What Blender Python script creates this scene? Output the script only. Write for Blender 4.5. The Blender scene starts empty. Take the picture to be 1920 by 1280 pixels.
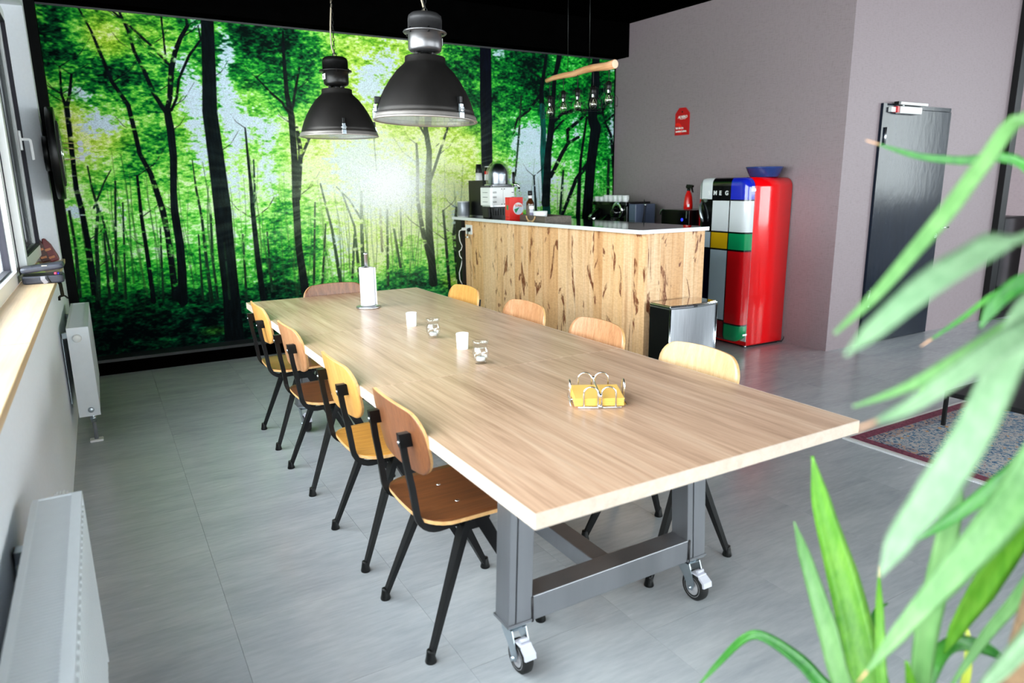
import bpy, bmesh, math, random
import numpy as np
from mathutils import Vector, Matrix

random.seed(7)
RNG = np.random.default_rng(11)
scene = bpy.context.scene
COL = scene.collection
PI = math.pi

# ---------------------------------------------------------------- camera
cam_d = bpy.data.cameras.new('camera')
cam = bpy.data.objects.new('camera', cam_d)
COL.objects.link(cam)
R_ = Vector((0.86138238, -0.50781041, -0.0122059))
U_ = Vector((0.12177895, 0.1831218, 0.97551847))
F_ = Vector((0.49314327, 0.84178084, -0.21957851))
mw = Matrix.Identity(4)
for i in range(3):
    mw[i][0] = R_[i]; mw[i][1] = U_[i]; mw[i][2] = -F_[i]
mw[0][3], mw[1][3], mw[2][3] = -0.7549, -1.1959, 1.4591
cam.matrix_world = mw
cam_d.sensor_width = 36.0
cam_d.lens = 1302.894 / 1920 * 36
cam_d.clip_start = 0.02
cam_d.dof.use_dof = True
cam_d.dof.focus_distance = 3.6
cam_d.dof.aperture_fstop = 2.6
scene.camera = cam

# ---------------------------------------------------------------- world, daylight, exposure
SKY = 16.5
world = bpy.data.worlds.new('overcast_sky')
scene.world = world
world.use_nodes = True
wn = world.node_tree.nodes
wn['Background'].inputs[0].default_value = (0.93, 0.97, 1.0, 1)
wn['Background'].inputs[1].default_value = SKY
vs = scene.view_settings
vs.view_transform = 'Standard'
vs.look = 'None'
vs.gamma = 1.0
vs.use_curve_mapping = False
vs.exposure = 0.0
scene.cycles.max_bounces = 10
scene.cycles.diffuse_bounces = 5
scene.cycles.transparent_max_bounces = 12
scene.cycles.caustics_reflective = False
scene.cycles.caustics_refractive = False
scene.cycles.sample_clamp_indirect = 6.0
scene.cycles.use_denoising = True

WZ0, WZ1 = 0.957, 2.70           # window opening heights
WALLX = -1.02

def portal(loc, rot, sx, sy):
    d = bpy.data.lights.new('daylight_portal', 'AREA')
    d.shape = 'RECTANGLE'; d.size = sx; d.size_y = sy
    d.cycles.is_portal = True
    o = bpy.data.objects.new('daylight_portal', d)
    o.location = loc; o.rotation_euler = rot
    COL.objects.link(o)
portal((-1.26, 1.0, (WZ0 + WZ1) / 2), (0, -PI / 2, 0), WZ1 - WZ0, 8.0)
portal((4.2, -7.2, 1.85), (PI / 2, 0, 0), 9.6, 2.1)
portal((9.65, -2.0, 1.95), (0, PI / 2, 0), 1.6, 4.8)

# ---------------------------------------------------------------- helpers
def lin(c):
    return tuple(((v / 255) / 12.92 if v / 255 <= 0.04045 else ((v / 255 + 0.055) / 1.055) ** 2.4) for v in c)

def tag(o, label=None, cat=None, group=None, kind=None):
    if label: o['label'] = label
    if cat: o['category'] = cat
    if group: o['group'] = group
    if kind: o['kind'] = kind
    return o

def thing(name, label, cat, loc=(0, 0, 0), rz=0.0, group=None):
    o = bpy.data.objects.new(name, None)
    o.empty_display_size = 0.05
    COL.objects.link(o)
    o.location = loc; o.rotation_euler = (0, 0, rz)
    return tag(o, label, cat, group)

class MB:
    """collects shapes and links them as ONE mesh object"""
    def __init__(s):
        s.v = []; s.f = []; s.m = []; s.sm = []
    def add(s, vs_, fs, mi=0, smooth=False):
        b = len(s.v)
        s.v += [tuple(p) for p in vs_]
        for f in fs:
            s.f.append(tuple(i + b for i in f)); s.m.append(mi); s.sm.append(smooth)
        return s
    def box(s, a, b, mi=0, bev=0.0):
        x0, y0, z0 = a; x1, y1, z1 = b
        x0, x1 = min(x0, x1), max(x0, x1); y0, y1 = min(y0, y1), max(y0, y1); z0, z1 = min(z0, z1), max(z0, z1)
        if bev <= 0:
            vs_ = [(x, y, z) for z in (z0, z1) for y in (y0, y1) for x in (x0, x1)]
            fs = [(0, 2, 3, 1), (4, 5, 7, 6), (0, 1, 5, 4), (2, 6, 7, 3), (0, 4, 6, 2), (1, 3, 7, 5)]
            return s.add(vs_, fs, mi)
        bm = bmesh.new()
        vv = [bm.verts.new(((x0 + x1) / 2 + sx * (x1 - x0) / 2, (y0 + y1) / 2 + sy * (y1 - y0) / 2, (z0 + z1) / 2 + sz * (z1 - z0) / 2))
              for sz in (-1, 1) for sy in (-1, 1) for sx in (-1, 1)]
        for f in [(0, 2, 3, 1), (4, 5, 7, 6), (0, 1, 5, 4), (2, 6, 7, 3), (0, 4, 6, 2), (1, 3, 7, 5)]:
            bm.faces.new([vv[i] for i in f])
        bmesh.ops.bevel(bm, geom=bm.edges[:], offset=bev, segments=2, affect='EDGES', profile=0.5)
        bm.verts.index_update()
        s.add([v.co[:] for v in bm.verts], [[v.index for v in f.verts] for f in bm.faces], mi, False)
        bm.free()
        return s
    def prism(s, poly, axis, a, b, mi=0):
        """polygon in the two other axes, extruded along axis from a to b"""
        n = len(poly)
        def P(p, t):
            q = list(p); q.insert(axis, t); return tuple(q)
        vs_ = [P(p, a) for p in poly] + [P(p, b) for p in poly]
        fs = [tuple(range(n - 1, -1, -1)), tuple(range(n, 2 * n))]
        fs += [(i, (i + 1) % n, n + (i + 1) % n, n + i) for i in range(n)]
        return s.add(vs_, fs, mi)
    def tube(s, pts, r, n=8, mi=0, cap=True, closed=False, sq=None):
        """round tube along a polyline; r number or list; sq=(w,h) gives a rectangular bar"""
        pts = [Vector(p) for p in pts]
        N = len(pts)
        rs = r if isinstance(r, (list, tuple)) else [r] * N
        T = []
        for i in range(N):
            if closed: t = pts[(i + 1) % N] - pts[i - 1]
            elif i == 0: t = pts[1] - pts[0]
            elif i == N - 1: t = pts[-1] - pts[-2]
            else: t = (pts[i + 1] - pts[i]).normalized() + (pts[i] - pts[i - 1]).normalized()
            T.append(t.normalized())
        up = Vector((0, 0, 1)) if abs(T[0].z) < 0.9 else Vector((0, 1, 0))
        X = T[0].cross(up).normalized()
        vs_ = []
        for i in range(N):
            X = (X - T[i] * X.dot(T[i])).normalized()
            Y = T[i].cross(X)
            if sq:
                w, h = sq if not isinstance(sq, list) else sq[i]
                for a, b in ((-1, -1), (1, -1), (1, 1), (-1, 1)):
                    vs_.append(pts[i] + X * a * w / 2 + Y * b * h / 2)
            else:
                for k in range(n):
                    a = 2 * PI * k / n
                    vs_.append(pts[i] + X * math.cos(a) * rs[i] + Y * math.sin(a) * rs[i])
        m = 4 if sq else n
        fs = []
        rng = N if closed else N - 1
        for i in range(rng):
            j = (i + 1) % N
            for k in range(m):
                fs.append((i * m + k, i * m + (k + 1) % m, j * m + (k + 1) % m, j * m + k))
        s.add(vs_, fs, mi, not sq)
        if cap and not closed:
            b = len(s.v) - len(vs_)
            s.f.append(tuple(b + k for k in range(m - 1, -1, -1))); s.m.append(mi); s.sm.append(False)
            s.f.append(tuple(b + (N - 1) * m + k for k in range(m))); s.m.append(mi); s.sm.append(False)
        return s
    def cyl(s, a, b, r, n=16, mi=0, r2=None):
        return s.tube([a, b], [r, r if r2 is None else r2], n, mi)
    def lathe(s, prof, c=(0, 0, 0), n=32, mi=0, smooth=True, ax='z', mis=None):
        """profile of (radius, height); closed at the ends when the radius is 0"""
        vs_ = []; fs = []; idx = []
        for r, h in prof:
            if r < 1e-6:
                idx.append([len(vs_)]); vs_.append((0, 0, h))
            else:
                idx.append(list(range(len(vs_), len(vs_) + n)))
                vs_ += [(r * math.cos(2 * PI * k / n), r * math.sin(2 * PI * k / n), h) for k in range(n)]
        fm = []
        for i in range(len(prof) - 1):
            A, B = idx[i], idx[i + 1]
            for k in range(n):
                k2 = (k + 1) % n
                if len(A) == 1 and len(B) == 1: continue
                if len(A) == 1: fs.append((A[0], B[k2], B[k]))
                elif len(B) == 1: fs.append((A[k], A[k2], B[0]))
                else: fs.append((A[k], A[k2], B[k2], B[k]))
                fm.append(mis[i] if mis else mi)
        if ax == 'x': vs_ = [(z, x, y) for x, y, z in vs_]
        if ax == 'y': vs_ = [(y, z, x) for x, y, z in vs_]
        vs_ = [(x + c[0], y + c[1], z + c[2]) for x, y, z in vs_]
        b = len(s.v)
        s.v += vs_
        for f, q in zip(fs, fm):
            s.f.append(tuple(i + b for i in f)); s.m.append(q); s.sm.append(smooth)
        return s
    def xf(s, M):
        s.v = [tuple(M @ Vector(p)) for p in s.v]
        return s
    def mesh(s, name, mats):
        me = bpy.data.meshes.new(name)
        me.from_pydata(s.v, [], s.f)
        for m in (mats if isinstance(mats, (list, tuple)) else [mats]):
            me.materials.append(m)
        me.polygons.foreach_set('material_index', s.m)
        me.polygons.foreach_set('use_smooth', s.sm)
        bm = bmesh.new(); bm.from_mesh(me)
        bmesh.ops.recalc_face_normals(bm, faces=bm.faces[:])
        bm.to_mesh(me); bm.free()
        me.update()
        return me
    def build(s, name, mats, parent=None, loc=None, rot=None, kind=None):
        return link(name, s.mesh(name, mats), parent, loc, rot, kind)

def link(name, me, parent=None, loc=None, rot=None, kind=None):
    o = bpy.data.objects.new(name, me)
    COL.objects.link(o)
    if parent is not None: o.parent = parent
    if loc is not None: o.location = loc
    if rot is not None: o.rotation_euler = rot
    if kind: o['kind'] = kind
    return o

def bevel(o, w, seg=2):
    m = o.modifiers.new('bevel', 'BEVEL'); m.width = w; m.segments = seg; m.limit_method = 'ANGLE'; m.angle_limit = 0.6
    return o

def copy_tree(o, parent=None):
    c = o.copy(); COL.objects.link(c)
    if parent is not None: c.parent = parent
    for ch in [x for x in bpy.data.objects if x.parent == o]:
        copy_tree(ch, c)
    return c

def text_mesh(body, size, depth=0.0005, bold=0.0, shear=0.0, spacing=1.0):
    cu = bpy.data.curves.new('lettering', 'FONT')
    cu.body = body; cu.size = size; cu.extrude = depth; cu.offset = bold; cu.shear = shear
    cu.space_character = spacing
    cu.align_x = 'LEFT'; cu.resolution_u = 3
    o = bpy.data.objects.new('lettering', cu)
    me = bpy.data.meshes.new_from_object(o)
    bpy.data.objects.remove(o); bpy.data.curves.remove(cu)
    return me

def arc(cx, cz, r, a0, a1, n):
    return [(cx + r * math.cos(a0 + (a1 - a0) * i / n), cz + r * math.sin(a0 + (a1 - a0) * i / n)) for i in range(n + 1)]

# ---------------------------------------------------------------- materials
def new_mat(name):
    m = bpy.data.materials.new(name); m.use_nodes = True
    nt = m.node_tree; b = nt.nodes['Principled BSDF']
    return m, nt, b

def N(nt, typ, **kw):
    n = nt.nodes.new(typ)
    for k, v in kw.items(): setattr(n, k, v)
    return n

def coords(nt, scale=(1, 1, 1), rand=0.0, src='Object', rot=(0, 0, 0)):
    tc = N(nt, 'ShaderNodeTexCoord'); mp = N(nt, 'ShaderNodeMapping')
    mp.inputs['Scale'].default_value = scale
    mp.inputs['Rotation'].default_value = rot
    out = tc.outputs[src]
    if rand:
        oi = N(nt, 'ShaderNodeObjectInfo')
        ml = N(nt, 'ShaderNodeMath', operation='MULTIPLY'); ml.inputs[1].default_value = rand
        nt.links.new(oi.outputs['Random'], ml.inputs[0])
        ad = N(nt, 'ShaderNodeVectorMath', operation='ADD')
        nt.links.new(out, ad.inputs[0]); nt.links.new(ml.outputs[0], ad.inputs[1])
        out = ad.outputs[0]
    nt.links.new(out, mp.inputs[0])
    return mp.outputs[0]

def noise(nt, vec, scale, detail=3, rough=0.55, dist=0.0):
    n = N(nt, 'ShaderNodeTexNoise')
    n.inputs['Scale'].default_value = scale; n.inputs['Detail'].default_value = detail
    n.inputs['Roughness'].default_value = rough; n.inputs['Distortion'].default_value = dist
    nt.links.new(vec, n.inputs['Vector'])
    return n.outputs['Fac']

def ramp(nt, fac, stops, mode='LINEAR'):
    r = N(nt, 'ShaderNodeValToRGB')
    r.color_ramp.interpolation = mode
    e = r.color_ramp.elements
    while len(e) < len(stops): e.new(0.5)
    for q, (p, c) in zip(e, stops):
        q.position = p; q.color = (*lin(c), 1) if len(c) == 3 and max(c) > 1 else (*c[:3], 1)
    nt.links.new(fac, r.inputs[0])
    return r.outputs[0]

def mixc(nt, fac, a, b, mode='MIX'):
    m = N(nt, 'ShaderNodeMix', data_type='RGBA', blend_type=mode)
    for s_, v in ((m.inputs[0], fac), (m.inputs[6], a), (m.inputs[7], b)):
        if isinstance(v, (int, float)): s_.default_value = v
        elif isinstance(v, tuple): s_.default_value = (*v[:3], 1)
        else: nt.links.new(v, s_)
    return m.outputs[2]

def bump(nt, b, h, strength=0.1, dist=0.01):
    n = N(nt, 'ShaderNodeBump')
    n.inputs['Strength'].default_value = strength; n.inputs['Distance'].default_value = dist
    nt.links.new(h, n.inputs['Height']); nt.links.new(n.outputs[0], b.inputs['Normal'])

def plain(name, c, rough=0.5, metal=0.0, var=0.06, scale=30.0, bumpy=0.0, spec=0.5, coat=0.0):
    """a plain coat of colour with slight procedural mottling"""
    m, nt, b = new_mat(name)
    v = coords(nt)
    f = noise(nt, v, scale, 3)
    c = lin(c)
    lo = tuple(x * (1 - var) for x in c); hi = tuple(min(1, x * (1 + var)) for x in c)
    nt.links.new(ramp(nt, f, [(0.3, (*lo, 1)), (0.7, (*hi, 1))]), b.inputs['Base Color'])
    b.inputs['Roughness'].default_value = rough
    b.inputs['Metallic'].default_value = metal
    b.inputs['Specular IOR Level'].default_value = spec
    b.inputs['Coat Weight'].default_value = coat
    b.inputs['Coat Roughness'].default_value = 0.05
    if bumpy: bump(nt, b, f, bumpy, 0.004)
    return m

def brushed(name, c, rough=0.3, stretch=(1, 1, 60), metal=1.0):
    m, nt, b = new_mat(name)
    f = noise(nt, coords(nt, stretch), 6, 4)
    c = lin(c)
    nt.links.new(ramp(nt, f, [(0.3, tuple(x * 0.85 for x in c) + (1,)), (0.7, tuple(min(1, x * 1.1) for x in c) + (1,))]), b.inputs['Base Color'])
    b.inputs['Metallic'].default_value = metal
    mr = N(nt, 'ShaderNodeMapRange'); mr.inputs[3].default_value = rough * 0.8; mr.inputs[4].default_value = rough * 1.25
    nt.links.new(f, mr.inputs[0]); nt.links.new(mr.outputs[0], b.inputs['Roughness'])
    return m

def wood(name, dark, mid, light, along='y', grain=38.0, rough=0.4, fine=1.0, rand=20.0, contrast=0.25, coat=0.0):
    m, nt, b = new_mat(name)
    k = {'x': 0, 'y': 1, 'z': 2}[along]
    sc = [1.0, 1.0, 1.0]; sc[k] = 0.06
    v = coords(nt, tuple(sc), rand)
    f = noise(nt, v, grain, 5, 0.65, 0.6)
    sc2 = [1.0, 1.0, 1.0]; sc2[k] = 0.02
    v2 = coords(nt, tuple(sc2), rand)
    f2 = noise(nt, v2, grain * 7, 2, 0.6)
    c1 = ramp(nt, f, [(0.5 - contrast, dark), (0.5, mid), (0.5 + contrast, light)])
    c2 = mixc(nt, 0.35 * fine, c1, ramp(nt, f2, [(0.3, tuple(int(x * 0.62) for x in dark)), (0.7, light)]), 'MIX')
    nt.links.new(c2, b.inputs['Base Color'])
    b.inputs['Roughness'].default_value = rough
    b.inputs['Coat Weight'].default_value = coat
    b.inputs['Coat Roughness'].default_value = 0.25
    bump(nt, b, f2, 0.05, 0.002)
    return m

def glass(name, tint=(0.95, 0.98, 0.97), gloss=0.06, rough=0.02, edge=0.9):
    """clear pane: lets light straight through and mirrors a little"""
    m, nt, b = new_mat(name)
    nt.nodes.remove(b)
    tr = N(nt, 'ShaderNodeBsdfTransparent'); gl = N(nt, 'ShaderNodeBsdfGlossy')
    v = coords(nt); f = noise(nt, v, 3.0, 2)
    nt.links.new(ramp(nt, f, [(0.3, tuple(x * 0.985 for x in tint) + (1,)), (0.7, tint + (1,))]), tr.inputs[0])
    gl.inputs['Roughness'].default_value = rough
    lw = N(nt, 'ShaderNodeLayerWeight'); lw.inputs[0].default_value = 0.35
    mr = N(nt, 'ShaderNodeMapRange'); mr.inputs[3].default_value = gloss; mr.inputs[4].default_value = edge
    pw = N(nt, 'ShaderNodeMath', operation='POWER'); pw.inputs[1].default_value = 2.0
    nt.links.new(lw.outputs['Facing'], pw.inputs[0]); nt.links.new(pw.outputs[0], mr.inputs[0])
    mx = N(nt, 'ShaderNodeMixShader')
    nt.links.new(mr.outputs[0], mx.inputs[0]); nt.links.new(tr.outputs[0], mx.inputs[1]); nt.links.new(gl.outputs[0], mx.inputs[2])
    nt.links.new(mx.outputs[0], nt.nodes['Material Output'].inputs[0])
    return m

M = {}
M['black_paint'] = plain('black_paint', (3, 3, 3), 1.0, var=0.2, scale=8, spec=0.0)
M['cheek'] = plain('black_satin_board', (6, 7, 7), 0.55, var=0.2, scale=8, spec=0.06)
M['ceiling'] = plain('black_ceiling_paint', (2, 2, 2), 1.0, var=0.2, scale=5, spec=0.0)
M['white_wall'] = plain('white_wall_paint', (240, 243, 250), 0.7, var=0.02, scale=60, bumpy=0.05)
M['grey_strip'] = plain('dark_grey_aluminium', (44, 45, 48), 0.45, var=0.1)
M['white_pvc'] = plain('white_window_plastic', (242, 244, 246), 0.35, var=0.015)
M['gasket'] = plain('window_gasket', (22, 18, 36), 0.6)
M['radiator'] = plain('white_radiator_enamel', (225, 229, 233), 0.3, var=0.015)
M['chrome'] = plain('chrome', (225, 228, 232), 0.08, 1.0, var=0.03)
M['steel'] = brushed('brushed_steel', (198, 201, 208), 0.3, (40, 40, 1))
M['black_metal'] = plain('black_powder_coat', (9, 9, 11), 0.45, var=0.2, scale=200, spec=0.35)
M['black_plastic'] = plain('black_plastic', (6, 6, 7), 0.35, var=0.2, spec=0.3)
M['black_gloss'] = plain('black_gloss', (7, 7, 9), 0.12, var=0.2)
M['rubber'] = plain('black_rubber', (14, 14, 15), 0.7, var=0.2)
M['white_gloss'] = plain('white_porcelain', (238, 240, 240), 0.15, var=0.01)
M['white_matt'] = plain('white_plastic', (235, 235, 234), 0.45, var=0.015)
M['paper'] = plain('white_paper', (246, 246, 250), 0.9, var=0.015, scale=120, bumpy=0.1)
M['glass'] = glass('window_glass')
M['partition_glass'] = glass('partition_glass', (0.90, 0.92, 0.92), 0.02, 0.02, 0.25)
M['clear'] = glass('clear_glass', (0.97, 0.98, 0.98), 0.05, 0.02, 0.5)
M['jar_glass'] = glass('candle_jar_glass', (0.985, 0.99, 0.99), 0.05, 0.04, 0.55)
M['red_gloss'] = plain('red_gloss_enamel', (250, 4, 13), 0.14, var=0.03, scale=4, coat=0.3)
M['red_matt'] = plain('red_board', (196, 10, 26), 0.4, var=0.04)
# grey textured wallpaper
def wall_grey():
    m, nt, b = new_mat('taupe_woven_wallpaper')
    f1 = noise(nt, coords(nt, (1, 1, 0.06)), 330, 1)
    f2 = noise(nt, coords(nt, (0.06, 0.06, 1)), 330, 1)
    f = N(nt, 'ShaderNodeMath', operation='ADD'); nt.links.new(f1, f.inputs[0]); nt.links.new(f2, f.inputs[1])
    nt.links.new(ramp(nt, f.outputs[0], [(0.75, (136, 121, 125)), (1.25, (150, 135, 140))]), b.inputs['Base Color'])
    b.inputs['Roughness'].default_value = 0.6
    bump(nt, b, f.outputs[0], 0.05, 0.001)
    return m
M['wall_grey'] = wall_grey()

def floor_mat():
    m, nt, b = new_mat('grey_concrete_vinyl')
    v = coords(nt, (0.55, 2.4, 1), 37.0)
    f = noise(nt, v, 2.6, 6, 0.6, 0.4)
    f2 = noise(nt, coords(nt, (1.2, 7, 1), 11.0), 9, 4, 0.6)
    c = ramp(nt, f, [(0.24, (158, 163, 170)), (0.5, (182, 186, 191)), (0.76, (200, 203, 206))])
    c = mixc(nt, 0.3, c, ramp(nt, f2, [(0.3, (158, 162, 168)), (0.7, (204, 206, 208))]))
    nt.links.new(c, b.inputs['Base Color'])
    mr = N(nt, 'ShaderNodeMapRange'); mr.inputs[3].default_value = 0.15; mr.inputs[4].default_value = 0.32
    nt.links.new(f2, mr.inputs[0]); nt.links.new(mr.outputs[0], b.inputs['Roughness'])
    bump(nt, b, f2, 0.04, 0.003)
    return m
M['floor'] = floor_mat()
M['grout'] = plain('floor_joint', (96, 98, 100), 0.8)

M['table_top'] = wood('oak_laminate', (160, 121, 96), (206, 166, 138), (227, 193, 166), 'y', 20, 0.26, 0.7, 5.0, 0.26)
M['table_edge'] = wood('pale_oak_edging', (214, 192, 174), (226, 206, 190), (236, 218, 204), 'y', 30, 0.45, 0.3)
M['sill'] = wood('oak_sill', (214, 176, 132), (230, 196, 154), (242, 214, 178), 'y', 18, 0.4, 0.5)
M['oak'] = wood('oak_veneer', (206, 140, 66), (224, 162, 84), (238, 184, 108), 'z', 46, 0.35, 0.6, 30.0, coat=0.3)
M['oak_seat'] = wood('oak_seat_veneer', (176, 112, 40), (204, 142, 60), (224, 168, 84), 'x', 46, 0.3, 0.8, 30.0, coat=0.3)
M['teak'] = wood('teak_veneer', (160, 102, 62), (188, 132, 90), (210, 160, 120), 'z', 46, 0.35, 0.7, 30.0, coat=0.3)
M['pale_oak'] = wood('pale_oak_veneer', (196, 156, 108), (212, 174, 128), (226, 192, 150), 'z', 46, 0.35, 0.5, 30.0, coat=0.3)
M['walnut'] = wood('walnut_veneer', (98, 56, 34), (132, 82, 52), (160, 104, 68), 'z', 40, 0.35, 0.8, 30.0, coat=0.3)
M['walnut_seat'] = wood('walnut_seat_veneer', (74, 40, 20), (104, 60, 32), (134, 82, 46), 'x', 40, 0.3, 0.9, 30.0, coat=0.3)
M['teak_seat'] = wood('teak_seat_veneer', (120, 66, 28), (148, 86, 42), (172, 108, 58), 'x', 40, 0.3, 0.9, 30.0, coat=0.3)
M['ply_edge'] = wood('plywood_edge', (206, 150, 92), (226, 174, 114), (236, 190, 134), 'y', 60, 0.45, 0.4)
M['raw_steel'] = brushed('raw_welded_steel', (146, 147, 152), 0.42, (1, 1, 0.1), 0.85)
M['zinc'] = plain('zinc_plate', (178, 188, 196), 0.3, 0.9, var=0.08)
M['lamp_dark'] = brushed('dark_burnished_metal', (50, 47, 46), 0.46, (1, 1, 0.4), 0.8)
M['lamp_steel'] = brushed('burnished_lamp_housing', (112, 110, 112), 0.36, (0.3, 0.3, 8), 0.9)
M['lamp_black'] = plain('blackened_lamp_housing', (30, 29, 29), 0.36, 0.7, var=0.15)
M['lamp_rim'] = plain('polished_lamp_rim', (176, 168, 164), 0.42, 0.8)
M['reflector'] = plain('white_lamp_reflector', (226, 228, 220), 0.35)
M['cord'] = plain('woven_beige_cord', (150, 138, 120), 0.7)
M['stone_edge'] = plain('pale_speckled_worktop_edge', (222, 224, 228), 0.35, var=0.06, scale=200)
M['stone_top'] = plain('dark_polished_worktop', (30, 32, 36), 0.06, var=0.25, scale=150, spec=0.8)

def plank_mat():
    m, nt, b = new_mat('barnwood_planks')
    v = coords(nt, (1, 1, 0.07), 61.0)
    f = noise(nt, v, 26, 5, 0.6, 0.5)
    c = ramp(nt, f, [(0.28, (220, 178, 134)), (0.5, (238, 202, 164)), (0.72, (246, 220, 190))])
    fs_ = noise(nt, coords(nt, (0.4, 0.4, 1), 17.0), 90, 2)
    c = mixc(nt, 0.18, c, ramp(nt, fs_, [(0.4, (170, 120, 70)), (0.6, (240, 210, 168))]))
    # per plank tone
    oi = N(nt, 'ShaderNodeObjectInfo')
    tone = ramp(nt, oi.outputs['Random'], [(0.0, (236, 214, 188)), (0.5, (255, 250, 244)), (1.0, (246, 226, 196))])
    c = mixc(nt, 1.0, c, tone, 'MULTIPLY')
    # brown knots and bark stains
    k = noise(nt, coords(nt, (1, 1, 0.34), 93.0), 8.0, 3, 0.6, 1.3)
    km = N(nt, 'ShaderNodeMapRange'); km.inputs[1].default_value = 0.59; km.inputs[2].default_value = 0.625
    nt.links.new(k, km.inputs[0])
    k2 = noise(nt, coords(nt, (1, 1, 0.4), 93.0), 60, 4, 0.7)
    ml = N(nt, 'ShaderNodeMapRange'); ml.inputs[1].default_value = 0.28; ml.inputs[2].default_value = 0.5
    nt.links.new(k2, ml.inputs[0])
    mm = N(nt, 'ShaderNodeMath', operation='MULTIPLY'); nt.links.new(km.outputs[0], mm.inputs[0]); nt.links.new(ml.outputs[0], mm.inputs[1])
    c = mixc(nt, mm.outputs[0], c, lin((116, 60, 30)))
    st = noise(nt, coords(nt, (1, 1, 0.05), 41.0), 14, 3, 0.6)
    sm_ = N(nt, 'ShaderNodeMapRange'); sm_.inputs[1].default_value = 0.58; sm_.inputs[2].default_value = 0.72; sm_.inputs[4].default_value = 0.55
    nt.links.new(st, sm_.inputs[0])
    c = mixc(nt, sm_.outputs[0], c, lin((168, 104, 52)))
    nt.links.new(c, b.inputs['Base Color'])
    b.inputs['Roughness'].default_value = 0.55
    bump(nt, b, fs_, 0.08, 0.002)
    return m
M['plank'] = plank_mat()
M['added_shutter'] = plain('added_dark_slats', (40, 40, 50), 0.5)

# ================================================================= ROOM SHELL
S = 'structure'
def struct(name, mb, mats, label=None):
    o = mb.build(name, mats, kind=S)
    return o
WX0, WY0 = 4.62, 2.53      # outer corner of the taupe wall
WX1, WY1 = 4.47, 5.33      # inner corner at the mural
CEIL = 3.15
# floor slab with individual tiles laid on it
fl = struct('floor', MB().box((-1.4, -7.4, -0.12), (9.8, 5.6, -0.0035)), M['grout'])
TW, TL = 0.589, 0.48
tile_me = MB().box((0.0005, 0.0005, -0.003), (TW - 0.0005, TL - 0.0005, 0.0)).mesh('floor_tile', M['floor'])
fwd = F_; ntile = 0
for i in range(-1, 15):
    x0 = -0.519 + TW * i
    off = {0: 1.115, 1: 0.493 , -1: 1.70}.get(i, (i * 0.173) % TL)
    j0 = -8
    for j in range(-12, 16):
        y0 = off + TL * j
        c = Vector((x0 + TW / 2, y0 + TL / 2, 0)) - Vector(mw.translation)
        dep = c.dot(F_)
        if dep < 0.9 or y0 > 5.2 or x0 > 7.6: continue
        u = c.dot(R_) / dep; v = c.dot(U_) / dep
        if abs(u) > 0.737 + 0.30 / dep + 0.06 or v < -0.491 - 0.30 / dep - 0.05: continue
        if x0 > WX0 and y0 > WY0 + 0.02: continue
        if x0 + TW < WALLX: continue
        o = link('floor_tile', tile_me, fl, (x0, y0, 0)); ntile += 1

struct('ceiling', MB().box((-1.4, -7.4, CEIL), (9.8, 5.6, CEIL + 0.1)), M['ceiling'])
# left wall: strip below, strip above, pier beside the mural
mb = MB()
mb.box((WALLX, -7.3, 0), (-1.30, 5.13, WZ0 - 0.03))
mb.box((WALLX, -7.3, WZ1), (-1.30, 5.13, CEIL))
mb.box((WALLX, 4.95, WZ0 - 0.03), (-1.30, 5.13, WZ1))
mb.box((WALLX, -7.3, WZ0 - 0.03), (-1.30, -3.0, WZ1))
struct('wall_left', mb, M['white_wall'])
# unseen overhang added outside the left windows to shade the floor beside the wall
struct('shade_overhang', MB().box((-2.2, -7.3, WZ1 + 0.06), (-1.30, 5.6, WZ1 + 0.25)), M['white_wall'])
# back wall of the room (far behind the camera) with its window band
mb = MB()
mb.box((-1.3, -7.05, 0), (9.7, -7.35, 0.8)); mb.box((-1.3, -7.05, 2.9), (9.7, -7.35, CEIL))
mb.box((-1.3, -7.05, 0.8), (-0.6, -7.35, 2.9)); mb.box((9.0, -7.05, 0.8), (9.7, -7.35, 2.9))
struct('wall_back', mb, M['white_wall'])
mb = MB()
mb.box((9.5, -7.05, 0), (9.8, 2.53, 1.15)); mb.box((9.5, -7.05, 2.9), (9.8, 2.53, CEIL))
mb.box((9.5, -7.05, 1.15), (9.8, -4.4, 2.9)); mb.box((9.5, 0.4, 1.15), (9.8, 2.53, 2.9))
struct('wall_right', mb, M['white_wall'])
# taupe wall: side towards the kitchen, and the face with the door
mb = MB()
DX0, DX1, DH = 5.07, 6.13, 2.095
mb.prism([(WX0, WY0), (5.0, WY0), (5.0, 5.5), (WX1 - 0.01, 5.5), (WX1, WY1)], 2, 0, CEIL)
mb.box((5.0, WY0, 0), (DX0, WY0 + 0.25, CEIL)); mb.box((DX0, WY0, DH), (DX1, WY0 + 0.25, CEIL)); mb.box((DX1, WY0, 0), (7.16, WY0 + 0.25, CEIL))
struct('wall_far', mb, M['wall_grey'])
struct('wall_mural', MB().box((-1.3, 5.34, 0), (WX1 + 0.2, 5.6, CEIL)), M['black_paint'])
# black casing round the mural: bulkhead, left cheek, plinth with aluminium strip
struct('trim_1', MB().box((-1.3, 5.13, 2.81), (WX1 + 0.02, 5.345, CEIL)), M['black_paint'])
struct('trim_2', MB().box((WALLX - 0.2, 5.13, 0), (-0.955, 5.345, 2.81)), M['cheek'])
struct('trim_3', MB().box((-0.96, 5.14, 0), (WX1 + 0.01, 5.345, 0.105)), M['black_paint'])
struct('trim_4', MB().box((-0.96, 5.13, 0.105), (WX1 + 0.005, 5.345, 0.128)).box((-0.955, 5.313, 2.796), (WX1 - 0.01, 5.345, 2.81)), M['grey_strip'])
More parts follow.
